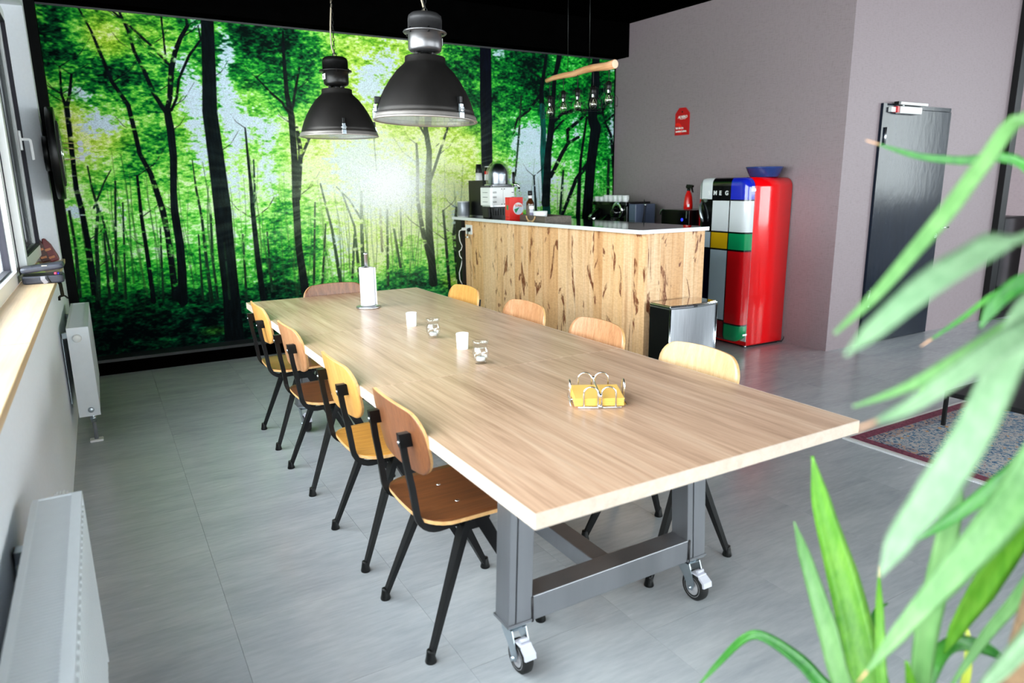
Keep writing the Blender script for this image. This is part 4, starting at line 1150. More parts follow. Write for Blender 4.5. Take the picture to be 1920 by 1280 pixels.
# vacuum blender with glass dome
bd = thing('dome_blender', 'white vacuum blender with a clear dome and a tap lever on the bar', 'blender', (2.312, 4.385, BZ))
W_, D_ = 0.262, 0.215
bk = MB()
bk.prism([(0.03, 0.0), (W_ - 0.02, 0.0), (W_ - 0.02, 0.11), (0.012, 0.11), (0.02, 0.06)], 1, 0.03, D_ - 0.01)
bk.box((0.004, 0.05, 0.0), (0.05, 0.17, 0.105), bev=0.01)
for i in range(7): bk.box((0.04 + i * 0.026, 0.022, 0.028), (0.052 + i * 0.026, 0.032, 0.088))
bk.build('black_stand', M['black_plastic'], bd)
tg = text_mesh('DE', 0.026, 0.0006); tg.materials.append(plain('grey_lettering', (92, 96, 104), 0.4)); to = link('model_lettering', tg, bd, (0.055, 0.0208, 0.072), (PI / 2, 0, 0))
def rrect(w, d, r, n=6):
    pts = []
    for cx, cy, a0 in ((w - r, r, -PI / 2), (w - r, d - r, 0), (r, d - r, PI / 2), (r, r, PI)):
        pts += arc(cx, cy, r, a0, a0 + PI / 2, n)
    return pts
b_ = MB().prism(rrect(W_, D_, 0.03), 2, 0.116, 0.276); o = b_.build('white_housing', M['white_matt'], bd); bevel(o, 0.004)
ln = MB()
for zz in (0.148, 0.190, 0.232):
    ln.box((0.022, -0.0012, zz - 0.006), (0.060, 0.002, zz - 0.002)); ln.box((0.022, -0.0012, zz + 0.002), (0.060, 0.002, zz + 0.006))
    ln.box((W_ - 0.045, -0.0012, zz - 0.004), (W_ - 0.02, 0.002, zz + 0.001))
    ln.box((-0.0012, 0.06, zz - 0.002), (0.002, 0.15, zz + 0.002))
for xx in (0.115, 0.142):
    for zz in (0.128, 0.262): ln.box((xx - 0.004, -0.0012, zz - 0.005), (xx + 0.004, 0.002, zz + 0.005))
ln.box((0.1285, -0.0008, 0.12), (0.1295, 0.001, 0.272))
ln.build('vent_slot', M['black_plastic'], bd)
MB().prism(rrect(W_ - 0.004, D_ - 0.004, 0.03), 2, 0.276, 0.290).build('dark_collar', M['black_gloss'], bd)
MB().prism(rrect(W_ - 0.02, D_ - 0.03, 0.03), 2, 0.106, 0.116).build('chrome_skirt', M['steel'], bd)
DC = (0.138, 0.108, 0)
dm = MB(); prof = [(0.118, 0.290), (0.118, 0.302), (0.112, 0.304)] + [(0.110, 0.304), (0.110, 0.385)] + [(0.110 * math.cos(a), 0.385 + 0.128 * math.sin(a)) for a in [PI / 2 * i / 12 for i in range(1, 12)]] + [(0.012, 0.513), (0.012, 0.520), (0, 0.521)]
dm.lathe(prof, DC, 48)
dm.lathe([(0.104, 0.304), (0.104, 0.385)] + [(0.104 * math.cos(a), 0.385 + 0.122 * math.sin(a)) for a in [PI / 2 * i / 12 for i in range(1, 13)]], DC, 48)
dm.build('glass_dome', M['clear'], bd)
jg = MB(); jg.lathe([(0, 0.292), (0.088, 0.292), (0.090, 0.30), (0.090, 0.39)] + [(0.090 * math.cos(a), 0.39 + 0.10 * math.sin(a)) for a in [PI / 2 * i / 10 for i in range(1, 11)]], DC, 40)
jg.build('steel_inner_dome', plain('polished_inner_dome', (150, 154, 166), 0.3, 1.0, var=0.03), bd)
MB().lathe([(0.112, 0.290), (0.124, 0.290), (0.126, 0.296), (0.122, 0.303), (0.112, 0.305)], DC, 48).build('dome_ring', M['steel'], bd)
tx = text_mesh('oked', 0.034, 0.0006); tx.materials.append(M['white_matt'])
o = link('dome_lettering', tx, bd, (0.085, -0.004, 0.312), (PI / 2, 0, 0))
lv = MB(); lv.tube([(W_ - 0.01, 0.02, 0.297), (W_ + 0.018, 0.01, 0.300), (W_ + 0.036, 0.004, 0.285), (W_ + 0.036, 0.004, 0.262)], 0.011, 10); lv.cyl((W_ + 0.036, 0.004, 0.262), (W_ + 0.040, 0.004, 0.238), 0.007, 10); lv.build('tap', M['chrome'], bd)
lv = MB(); lv.tube([(W_ - 0.012, 0.016, 0.305), (W_ - 0.012, 0.016, 0.318), (W_ - 0.012, 0.016, 0.405), (W_ - 0.012, 0.016, 0.412)], [0.008, 0.012, 0.013, 0.007], 12); lv.build('lever', M['black_plastic'], bd)

# red carton
rb = thing('red_carton', 'red carton with an oval picture in front of the white blender', 'carton', (2.325, 4.075, BZ))
bevel(MB().box((0, 0, 0), (0.135, 0.075, 0.192)).build('box', plain('red_carton', (226, 40, 34), 0.45, var=0.04), rb), 0.0015)
lb = MB()
def ell(cx, cz, a, b, y_, mi): lb.add([(cx + a * math.cos(2 * PI * i / 28), y_, cz + b * math.sin(2 * PI * i / 28)) for i in range(28)], [tuple(range(28))], mi)
ell(0.088, 0.095, 0.052, 0.052, -0.0006, 0); ell(0.088, 0.084, 0.045, 0.040, -0.0010, 1)
lb.add([(0.046, -0.0014, 0.09), (0.075, -0.0014, 0.098), (0.100, -0.0014, 0.108), (0.066, -0.0014, 0.06), (0.058, -0.0014, 0.062)], [(0, 1, 4), (1, 2, 3, 4)], 2)
lb.add([(-0.0006, 0.02, 0.055 + 0.03), (-0.0006, 0.02 + 0.03, 0.085), (-0.0006, 0.05, 0.125), (-0.0006, 0.02, 0.125)], [(0, 1, 2, 3)], 2)
lb.add([(-0.0006, 0.004, 0.026), (-0.0006, 0.07, 0.026), (-0.0006, 0.07, 0.023), (-0.0006, 0.004, 0.023)], [(0, 1, 2, 3)], 3)
lb.build('printed_picture', [M['white_matt'], plain('pale_print', (206, 216, 232), 0.5), plain('green_print', (20, 140, 84), 0.5), plain('dark_red_print', (120, 8, 14), 0.5)], rb)
tx = text_mesh('SUNN', 0.026, 0.0004, 0.0006); tx.materials.append(plain('orange_print', (226, 96, 60), 0.5)); link('printed_word', tx, rb, (0.054, -0.0015, 0.116), (PI / 2, 0.12, 0))

# serving tray and what stands in it
TA = math.atan2(2.332 - 2.404, 4.042 - 3.518)
ty = thing('serving_tray', 'weathered grey wooden tray with a light ring handle, on the bar', 'tray', (2.333, 3.53, BZ), -0.13)
tw = wood('weathered_grey_wood', (66, 58, 52), (92, 82, 74), (118, 106, 96), 'y', 30, 0.6, 0.9)
LX, LY, TH = 0.24, 0.50, 0.046
MB().box((0, 0, 0), (LX, LY, 0.008)).build('tray_base', tw, ty)
for a, b in (((0, 0, 0.008), (0.012, LY, TH)), ((LX - 0.012, 0, 0.008), (LX, LY, TH)), ((0.012, 0, 0.008), (LX - 0.012, 0.012, TH)), ((0.012, LY - 0.012, 0.008), (LX - 0.012, LY, TH))):
    bevel(MB().box(a, b).build('tray_side', tw, ty), 0.0015)
for xh in (-0.006, LX + 0.006):
    h = MB(); h.tube([(xh, 0.26 + 0.085 * math.cos(a), TH - 0.004 + 0.045 * math.sin(a)) for a in [PI + PI * i / 14 for i in range(15)]], 0.0065, 8)
    h.build('ring_handle', plain('beech_handle', (216, 176, 124), 0.5), ty)
bt = thing('sauce_bottle', 'brown glass bottle with a dark cap standing in the wooden tray', 'bottle', (2.46, 3.955, BZ + 0.008))
MB().lathe([(0, 0), (0.033, 0), (0.035, 0.004), (0.035, 0.126), (0.033, 0.140), (0.020, 0.160), (0.016, 0.170), (0.016, 0.205), (0.0175, 0.206), (0.0175, 0.214)], n=32).build('glass_body', plain('brown_bottle_glass', (66, 34, 14), 0.08, var=0.1), bt)
MB().lathe([(0.0178, 0.200), (0.019, 0.202), (0.019, 0.236), (0.017, 0.238), (0, 0.238)], n=24).build('cap', M['black_plastic'], bt)
MB().lathe([(0.0354, 0.03), (0.0354, 0.118)], n=32).build('label', plain('dark_bottle_label', (96, 84, 76), 0.5, var=0.2), bt)
MB().lathe([(0.0165, 0.176), (0.0165, 0.198)], n=24).build('neck_label', M['white_matt'], bt)
wb = thing('white_bowl', 'white square-sided bowl standing in the wooden tray', 'bowl', (2.462, 3.80, BZ + 0.008))
MB().lathe([(0, 0), (0.048, 0), (0.056, 0.012), (0.062, 0.070), (0.060, 0.071), (0.057, 0.069), (0.051, 0.014), (0, 0.008)], n=40).build('bowl', M['white_gloss'], wb)
ml = thing('pepper_mill', 'small glass mill with white cap standing beside the white bowl in the tray', 'mill', (2.405, 3.845, BZ + 0.008))
MB().lathe([(0, 0), (0.020, 0), (0.021, 0.006), (0.018, 0.04), (0.018, 0.088), (0, 0.088)], n=24).build('glass_body', plain('frosted_glass', (206, 208, 216), 0.2, var=0.05), ml)
MB().lathe([(0, 0.088), (0.021, 0.088), (0.022, 0.092), (0.022, 0.112), (0.020, 0.115), (0, 0.115)], n=24).build('cap', M['white_gloss'], ml)
MB().lathe([(0.0186, 0.03), (0.0186, 0.06)], n=24).build('label', plain('grey_mill_label', (120, 116, 140), 0.5, var=0.2), ml)

# ================================================================= BACK COUNTER WITH COFFEE MACHINE
kc = thing('kitchen_counter', 'low dark kitchen counter behind the bar along the taupe wall', 'counter')
MB().box((3.90, 3.62, 0.08), (4.475, 5.12, 0.868)).build('carcass', M['black_plastic'], kc)
MB().box((3.95, 3.64, 0), (4.45, 5.10, 0.08)).build('plinth', M['black_plastic'], kc)
for i in range(3):
    d = MB().box((3.882, 3.625 + i * 0.498, 0.085), (3.899, 3.625 + i * 0.498 + 0.494, 0.862)); dd = d.build('door', M['black_gloss'], kc)
    MB().tube([(3.882, 3.70 + i * 0.498, 0.80), (3.862, 3.70 + i * 0.498, 0.80), (3.862, 4.04 + i * 0.498, 0.80), (3.882, 4.04 + i * 0.498, 0.80)], 0.005, 8).build('handle', M['steel'], dd)
MB().box((3.87, 3.61, 0.868), (4.475, 5.125, 0.90)).build('worktop', M['stone_top'], kc)
cm = thing('coffee_machine', 'black double coffee machine with round chrome dial on the back counter', 'coffee machine', (3.99, 4.415, 0.90))
bevel(MB().box((0.04, 0.11, 0.03), (0.33, 0.70, 0.37)).build('body', M['black_plastic'], cm), 0.008)
bevel(MB().box((-0.0, 0.115, 0.0), (0.33, 0.70, 0.05)).build('drip_tray', M['black_gloss'], cm), 0.004)
bevel(MB().box((0.0, 0.115, 0.335), (0.33, 0.70, 0.372)).build('cup_shelf', M['black_gloss'], cm), 0.004)
bevel(MB().box((0.01, 0.115, 0.05), (0.05, 0.395, 0.335)).build('right_front', M['black_gloss'], cm), 0.01)
wtk = MB().box((0.03, 0.0, 0.0), (0.30, 0.105, 0.352)); bevel(wtk.build('water_tank', plain('smoky_tank', (88, 98, 122), 0.2, var=0.04), cm), 0.008)
MB().box((0.028, 0.002, 0.18), (0.302, 0.107, 0.184)).build('tank_joint', M['black_plastic'], cm)
dl = MB(); dl.lathe([(0.052, 0), (0.088, 0), (0.090, -0.006), (0.086, -0.014), (0.060, -0.020), (0.052, -0.014)], (0.006, 0.255, 0.285), 40, ax='x'); dl.build('dial_ring', M['chrome'], cm)
dl = MB(); dl.lathe([(0, -0.075), (0.034, -0.075), (0.044, -0.066), (0.052, -0.02), (0.055, 0.004)], (0.006, 0.255, 0.262), 32, ax='x'); o = dl.build('brew_head', M['black_gloss'], cm)
MB().box((-0.069, 0.225, 0.245), (-0.066, 0.285, 0.250)).build('trim_line', M['chrome'], o)
MB().cyl((-0.045, 0.255, 0.17), (-0.045, 0.255, 0.21), 0.018, 16, r2=0.03).build('spout', M['black_plastic'], cm)
for yy, zz, rr in ((0.60, 0.25, 0.052), (0.44, 0.19, 0.045)):
    k = MB(); k.lathe([(0, -0.13), (rr * 0.7, -0.13), (rr * 0.9, -0.11), (rr, -0.05), (rr * 0.9, 0.0), (rr * 0.8, 0.04)], (0, 0, 0), 28, ax='x')
    k.xf(Matrix.Translation((0.01, yy, zz)) @ Matrix.Rotation(-0.7, 4, 'Y'))
    k.build('brew_lever', M['black_gloss'], cm)
    k = MB(); k.lathe([(rr * 0.92, -0.118), (rr * 1.0, -0.108), (rr * 1.05, -0.085)], (0, 0, 0), 28, ax='x'); k.xf(Matrix.Translation((0.01, yy, zz)) @ Matrix.Rotation(-0.7, 4, 'Y'))
    k.build('chrome_band', M['chrome'], cm)
MB().box((-0.003, 0.24, 0.355), (-0.0005, 0.30, 0.362)).build('badge', M['steel'], cm)
def mug(y, h, r, hand, label):
    q = thing('coffee_cup', label, 'cup', (4.04, y, 1.2725), group='white cups lined up on the coffee machine')
    MB().lathe([(0, 0), (r * 0.72, 0), (r * 0.78, 0.003), (r, h), (r - 0.002, h + 0.001), (r - 0.004, h - 0.001), (r * 0.72, 0.006), (0, 0.006)], n=28).build('cup', M['white_gloss'], q)
    hm = MB(); yy = -1 if hand else 0.0
    dxh, dyh = (0.0, -1.0) if hand else (1.0, 0.0)
    hm.tube([(dxh * (r * 0.85 + 0.018 * math.sin(a)), dyh * (r * 0.85 + 0.018 * math.sin(a)), h * 0.5 + h * 0.30 * math.cos(a)) for a in [PI * i / 10 for i in range(11)]], 0.0045, 7)
    hm.build('handle', M['white_gloss'], q)
cw = ['white cup on the coffee machine, nearest the mural', 'second white cup from the mural on the coffee machine', 'third white cup from the mural on the coffee machine', 'middle white cup of the row on the coffee machine', 'third white cup from the fridge side on the coffee machine', 'second white cup from the fridge side on the coffee machine', 'white cup on the coffee machine with its handle towards the fridge']
for i, (y, h, r) in enumerate([(5.075, 0.052, 0.036), (4.995, 0.050, 0.036), (4.915, 0.066, 0.036), (4.835, 0.066, 0.036), (4.757, 0.066, 0.036), (4.682, 0.066, 0.034), (4.60, 0.066, 0.037)]):
    mug(y, h, r, i == 6, cw[i])
# slim lamp stem
st = thing('flexible_stem_tap', 'slim black stem with a bright metal knuckle between coffee machine and black box', 'tap', (4.10, 4.385, 0.90))
MB().lathe([(0, 0), (0.026, 0), (0.026, 0.006), (0.012, 0.012), (0, 0.012)], n=20).build('base', M['black_metal'], st)
k = MB(); k.tube([(0, 0.0, 0.01), (0, 0.006, 0.15), (0, -0.014, 0.27), (0, -0.018, 0.34), (0, -0.010, 0.398)], [0.006, 0.006, 0.006, 0.006, 0.004], 8); k.tube([(0, -0.02, 0.06), (0, -0.03, 0.22), (0, -0.042, 0.335)], 0.003, 6); k.build('stem', M['black_metal'], st)
MB().lathe([(0, -0.014), (0.010, -0.010), (0.013, 0), (0.010, 0.010), (0, 0.014)], (0, -0.030, 0.345), 16).build('knuckle', M['chrome'], st)
# black box with spout
wb_ = thing('water_dispenser', 'black box with a curved chrome spout and a blue light on the back counter', 'dispenser', (4.0, 3.63, 0.90))
bevel(MB().box((0, 0, 0), (0.40, 0.375, 0.31)).build('housing', M['black_gloss'], wb_), 0.006)
k = MB(); k.tube([(0.05, 0.375, 0.30), (0.05, 0.40, 0.305)] + [(0.05, 0.405 + 0.035 * math.sin(a), 0.27 + 0.035 * math.cos(a)) for a in [PI / 2 * i / 8 for i in range(9)]] + [(0.05, 0.44, 0.255)], 0.0085, 10); k.build('spout', M['chrome'], wb_)
bl, nt, b = new_mat('blue_pilot_light'); b.inputs['Base Color'].default_value = (0.01, 0.02, 0.6, 1); b.inputs['Emission Color'].default_value = (0.03, 0.06, 1, 1); b.inputs['Emission Strength'].default_value = 0.7
nt.links.new(ramp(nt, noise(nt, coords(nt), 40), [(0.3, (0.01, 0.02, 0.5, 1)), (0.7, (0.02, 0.04, 0.7, 1))]), b.inputs['Base Color'])
MB().lathe([(0, -0.003), (0.014, -0.003), (0.016, 0)], (0, 0.09, 0.22), 20, ax='x').build('pilot_light', bl, wb_)
MB().box((-0.002, 0.03, 0.235), (0.0, 0.04, 0.30)).build('badge', M['steel'], wb_)
# spray bottle
sb = thing('spray_bottle', 'red spray bottle with a black trigger head on the black dispenser box', 'spray bottle', (4.15, 3.80, 1.212))
k = MB()
P_ = [(0, 0), (0.040, 0), (0.043, 0.004), (0.0425, 0.05), (0.036, 0.11), (0.026, 0.150), (0.017, 0.166), (0.017, 0.172), (0, 0.172)]
k.lathe(P_, n=36); k.build('bottle', plain('red_plastic', (206, 22, 18), 0.25, var=0.04), sb)
k = MB(); k.cyl((0, 0, 0.165), (0, 0, 0.195), 0.0165, 20)
k.prism([(0.03, 0.214), (0.026, 0.196), (-0.012, 0.194), (-0.052, 0.206), (-0.056, 0.222), (-0.03, 0.230), (0.02, 0.232)], 0, -0.011, 0.011)
k.prism([(-0.030, 0.206), (-0.046, 0.206), (-0.052, 0.176), (-0.060, 0.158), (-0.055, 0.156), (-0.042, 0.178)], 0, -0.007, 0.007)
k.build('trigger_head', M['black_plastic'], sb)
k = MB(); k.box((-0.0375, -0.042, 0.028), (-0.012, -0.020, 0.056)); k.lathe([(0.0432, 0.030), (0.0430, 0.052)], n=36)
k = MB(); A = [(-2.55 + 0.5 * i / 6) for i in range(7)]
k.add([(0.0432 * math.cos(a), 0.0432 * math.sin(a), 0.022) for a in A] + [(0.0430 * math.cos(a), 0.0430 * math.sin(a), 0.048) for a in A], [(i, i + 1, i + 8, i + 7) for i in range(6)])
k.build('label', M['white_matt'], sb)
# steel bin
bn = thing('pedal_bin', 'rectangular brushed steel bin with black side panel in front of the bar end', 'bin', (2.322, 2.035, 0))
BW, BD, BH = 0.415, 0.215, 0.70
ff = []
for i in range(13):
    t = i / 12; ff.append((t * BW, 0.02 - 0.028 * (1 - (2 * t - 1) ** 2)))
body = ff + [(BW, BD), (0.0, BD)]
k = MB().prism([(a * 0.985 + 0.003, b * 0.98 + 0.003) for a, b in body], 2, 0.03, BH - 0.03); k.build('body', M['steel'], bn)
for xx in (-0.002, BW - 0.004): MB().box((xx, 0.022, 0.03), (xx + 0.005, BD - 0.004, BH - 0.032)).build('side_panel', M['black_plastic'], bn)
for xx in (0.002, BW - 0.004): MB().tube([(xx, 0.020, 0.03), (xx, 0.020, BH - 0.03)], 0.006, 8).build('edge_strip', M['chrome'], bn)
k = MB().prism([(a * 1.012 - 0.002, b * 1.012 - 0.002) for a, b in body], 2, BH - 0.028, BH - 0.012); bevel(k.build('lid_rim', M['chrome'], bn), 0.004)
k = MB().prism([(a * 0.975 + 0.005, b * 0.95 + 0.006) for a, b in body], 2, BH - 0.014, BH - 0.006); bevel(k.build('lid', plain('polished_lid', (206, 196, 184), 0.06, 1.0, var=0.03), bn), 0.003)
MB().box((0.0, 0.0, 0), (BW, BD, 0.03)).build('base', M['black_plastic'], bn)
k = MB().box((0.13, -0.05, 0.012), (0.28, 0.0, 0.024), bev=0.004); k.build('pedal', M['steel'], bn)
# ================================================================= FRIDGE
FH, FW_ = 1.5, 0.60
fr = thing('retro_fridge', 'tall red retro fridge with rounded corners and a colour-blocked door', 'fridge', (4.127, 2.985, 0), -0.03)
RC = 0.085
def rr_prof(w, z0, z1, rt, rb, n=10):
    p = []
    p += arc(w - rb, z0 + rb, rb, -PI / 2, 0, n) + arc(w - rt, z1 - rt, rt, 0, PI / 2, n)
    p += arc(rt, z1 - rt, rt, PI / 2, PI, n) + arc(rb, z0 + rb, rb, PI, 1.5 * PI, n)
    return p
pf = rr_prof(FW_, 0.02, FH, RC, 0.012)
k = MB(); n = len(pf)
xs_ = [0.0, 0.455]
k.v = [(x, y, z) for x in xs_ for y, z in pf]
k.f = [tuple(range(n - 1, -1, -1)), tuple(range(n, 2 * n))] + [(i, (i + 1) % n, n + (i + 1) % n, n + i) for i in range(n)]
k.m = [0] * len(k.f); k.sm = [False, False] + [True] * n
o = k.build('cabinet', M['red_gloss'], fr)
MB().box((0.03, 0.03, 0), (0.44, FW_ - 0.03, 0.025)).build('plinth', M['black_plastic'], fr)
for yy in (0.03, FW_ - 0.03): MB().cyl((0.02, yy, 0), (0.02, yy, 0.022), 0.014, 12).build('foot', M['steel'], fr)
# door: pillow-shaped, cut into colour blocks with black lines
DD = 0.085
ylines = [0.0, 0.190, 0.202, 0.402, 0.414, FW_]
lw_ = 0.014
rows = {  # from the right column (low y) to the left, bands by height: (z0, z1, colour)
    0: [(0.05, 0.205, 'g'), (0.205, 0.219, 'k'), (0.219, 0.865, 'r'), (0.865, 0.880, 'k'), (0.880, 1.020, 'g'), (1.020, 1.034, 'k'), (1.034, 1.300, 'w'), (1.300, 1.312, 'k'), (1.312, 1.5, 'b')],
    1: [(0.05, 0.225, 'd'), (0.225, 0.239, 'k'), (0.239, 0.865, 'l'), (0.865, 0.880, 'k'), (0.880, 1.020, 'y'), (1.020, 1.034, 'k'), (1.034, 1.300, 'w'), (1.300, 1.5, 'k')],
    2: [(0.05, 0.36, 'w'), (0.36, 0.374, 'k'), (0.374, 0.865, 'n'), (0.865, 0.880, 'k'), (0.880, 1.020, 'l'), (1.020, 1.034, 'k'), (1.034, 1.312, 'k'), (1.312, 1.5, 'w')]}
pal = {'g': (12, 146, 88), 'r': (206, 16, 24), 'k': (9, 9, 11), 'w': (226, 229, 233), 'b': (24, 40, 190), 'd': (120, 8, 16), 'l': (186, 200, 214), 'y': (220, 172, 20), 'n': (10, 14, 40)}
keys = list(pal)
dmats = [plain('enamel_' + k_, pal[k_], 0.12, var=0.03, scale=5, coat=0.4) for k_ in keys]
ycut = sorted(set([0.0, 0.008, 0.02, 0.035, 0.055, 0.08, 0.11, 0.15, 0.190, 0.202, 0.25, 0.30, 0.35, 0.402, 0.414, 0.45, 0.49, 0.52, 0.545, 0.556, 0.57, 0.585, 0.594, 0.60]))
zset = set([0.05, 0.055, 0.065, 0.08, 0.1, 0.125, 0.16, 1.34, 1.37, 1.40, 1.425, 1.445, 1.46, 1.475, 1.485, 1.492, 1.497, 1.5])
for L in rows.values():
    for a, b, _ in L: zset |= {a, b}
zz = sorted(zset); z_ = 0.3
while z_ < 1.3:
    if min(abs(z_ - q) for q in zz) > 0.03: zz.append(z_)
    z_ += 0.06
zz = sorted(zz)
def colour(yc, zc):
    if yc > 0.556: # rolled outer side strip
        return 'w' if zc > 1.31 else ('r' if zc > 1.0 else ('l' if zc > 0.88 else 'n'))
    if 0.545 < yc < 0.556 and zc > 1.31: return 'k'
    if 0.190 < yc < 0.202 or 0.402 < yc < 0.414: return 'k'
    c_ = 0 if yc < 0.2 else (1 if yc < 0.41 else 2)
    for a, b, q in rows[c_]:
        if a <= zc <= b: return q
    return 'k'
def door_pt(y, z):
    # squeeze rows into the rounded outline, then bulge
    zc0, zc1 = 0.05, FH
    hw = FW_ / 2
    dz = min(z - zc0, zc1 - z); r = 0.115 if z < 0.5 else RC
    if dz < r: lim = FW_ / 2 - r + math.sqrt(max(0, r * r - (r - dz) ** 2))
    else: lim = hw
    yy = y - hw
    yy = max(-lim, min(lim, yy))
    e = min(lim - abs(yy), dz * 1.2)
    t = min(1, max(0, e) / 0.07)
    depth = DD * (0.45 + 0.55 * math.sqrt(max(0, 1 - (1 - t) ** 2)))
    return (-0.006 - depth, yy + hw, z)
k = MB(); nyc = len(ycut)
front = [door_pt(y, z) for z in zz for y in ycut]
k.v = front[:]
for j in range(len(zz) - 1):
    for i in range(nyc - 1):
        a = j * nyc + i
        k.f.append((a, a + nyc, a + nyc + 1, a + 1)); k.m.append(keys.index(colour((ycut[i] + ycut[i + 1]) / 2, (zz[j] + zz[j + 1]) / 2))); k.sm.append(True)
ring = list(range(nyc)) + [j * nyc + nyc - 1 for j in range(1, len(zz))] + [(len(zz) - 1) * nyc + i for i in range(nyc - 2, -1, -1)] + [j * nyc for j in range(len(zz) - 2, 0, -1)]
b0 = len(k.v)
k.v += [(-0.006, k.v[i][1], k.v[i][2]) for i in ring]
for i in range(len(ring)):
    j = (i + 1) % len(ring)
    y_ = k.v[ring[i]][1]; z_ = k.v[ring[i]][2]
    k.f.append((ring[i], ring[j], b0 + j, b0 + i)); k.sm.append(False)
    k.m.append(keys.index(colour(min(max(y_, 0.01), 0.59), min(max(z_, 0.06), 1.49))))
me = bpy.data.meshes.new('door'); me.from_pydata(k.v, [], k.f)
for m_ in dmats: me.materials.append(m_)
me.polygons.foreach_set('material_index', k.m); me.polygons.foreach_set('use_smooth', k.sm)
bm = bmesh.new(); bm.from_mesh(me); bmesh.ops.remove_doubles(bm, verts=bm.verts[:], dist=0.00005); bmesh.ops.recalc_face_normals(bm, faces=bm.faces[:]); bm.to_mesh(me); bm.free()
dr = link('door', me, fr)
MB().box((-0.006, 0.004, 0.06), (0.0, FW_ - 0.004, FH - 0.09)).build('door_seal', M['white_matt'], fr)
for z_ in (0.12, 1.385): MB().box((-0.05, -0.004, z_), (-0.002, 0.001, z_ + 0.015)).build('hinge', M['chrome'], fr)
# chrome latch handle on the left of the door
k = MB(); x_ = -0.006 - DD
k.prism([(0.515, 1.315), (0.465, 1.315), (0.470, 1.292), (0.485, 1.283), (0.500, 1.290)], 0, x_ - 0.010, x_ + 0.002)
k.tube([(x_ - 0.006, 0.535, 1.285), (x_ - 0.030, 0.53, 1.25), (x_ - 0.036, 0.515, 1.20), (x_ - 0.034, 0.50, 1.15), (x_ - 0.028, 0.485, 1.11)], [0.008, 0.011, 0.013, 0.014, 0.008], 10)
k.build('handle', M['zinc'], dr)
for i, ch_ in enumerate('SMEG'):
    tm = text_mesh(ch_, 0.052, 0.002, 0.0016); tm.materials.append(M['white_gloss'])
    o = link('door_letter', tm, dr, (x_ - 0.001, (0.462, 0.396, 0.327, 0.257)[i], 1.350), (PI / 2, 0, -PI / 2))
k = MB(); k.tube([(0.455, 0.06, 0.10), (0.475, 0.02, 0.11), (0.478, -0.01, 0.08), (0.470, -0.016, 0.045), (0.46, -0.004, 0.012), (0.44, 0.05, 0.008)], 0.004, 8); k.build('power_cable', M['rubber'], fr)
bo = thing('blue_bowl', 'fluted dark blue oval bowl standing on top of the red fridge', 'bowl', (4.40, 3.135, FH + 0.001))
k = MB(); pr_ = [(0, 0), (0.118, 0), (0.122, 0.004), (0.150, 0.07), (0.160, 0.084), (0.158, 0.088), (0.152, 0.086), (0.143, 0.07), (0.116, 0.01), (0, 0.008)]
k.lathe(pr_, n=48)
k.v = [((1 + 0.018 * math.cos(24 * math.atan2(y, x))) * x, (1 + 0.018 * math.cos(24 * math.atan2(y, x))) * y, z) if 0.01 < z < 0.08 else (x, y, z) for x, y, z in k.v]
k.build('bowl', plain('navy_glaze', (36, 58, 118), 0.15, var=0.08), bo)

# ================================================================= SIGN ON THE TAUPE WALL
def wall_x(y): return WX0 + (WX1 - WX0) * (y - WY0) / (WY1 - WY0)
SA = math.atan2(WX0 - WX1, WY1 - WY0)
sg = thing('wall_sign', 'red luggage-tag shaped sign with white lettering on the taupe wall', 'sign', (wall_x(4.308) - 0.001, 4.308, 1.937), SA)
w2, h = 0.094, 0.268
pl = [(-w2, 0), (w2, 0), (w2, h - 0.055), (w2 * 0.48, h), (-w2 * 0.42, h), (-w2, h - 0.055)]
k = MB().prism(pl, 0, -0.010, 0.0); k.build('board', M['red_matt'], sg)
k = MB().lathe([(0, -0.0115), (0.009, -0.0115), (0.009, -0.010)], (0, 0.0, h - 0.04), 16, ax='x'); k.build('string_hole', M['black_plastic'], sg)
red2 = plain('bright_red_print', (240, 26, 20), 0.4, var=0.03)
k = MB(); rin, rout = 0.040, 0.068; cx, cz = 0.060, 0.055
A = [a for a in [PI * 2 * i / 40 for i in range(41)]]
for a, b in zip(A[:-1], A[1:]):
    q = [(cx + r_ * math.cos(t), cz + r_ * math.sin(t)) for t, r_ in ((a, rin), (b, rin), (b, rout), (a, rout))]
    if all(abs(p[0]) <= w2 + 0.001 and p[1] >= 0 for p in q): k.add([(-0.0105, p[0], p[1]) for p in q], [(0, 1, 2, 3)])
k.build('ring_print', red2, sg)
def sign_text(body, size, y, z, bold, sp=1.0, sh=0.0):
    tm = text_mesh(body, size, 0.0004, bold, sh, sp); tm.materials.append(M['white_matt'])
    link('lettering', tm, sg, (-0.0108, y, z), (PI / 2, 0, -PI / 2))
sign_text('ALVERO', 0.036, 0.056, 0.166, 0.0012, 0.9, 0.25)
sign_text('Ich bin im', 0.028, 0.082, 0.062, 0.0012, 0.95)
sign_text('zweiten Leben.', 0.028, 0.082, 0.030, 0.0012, 0.88)
k = MB().box((-0.0109, -0.046, 0.156), (-0.0104, 0.03, 0.159)); k.build('underline', M['white_matt'], sg)

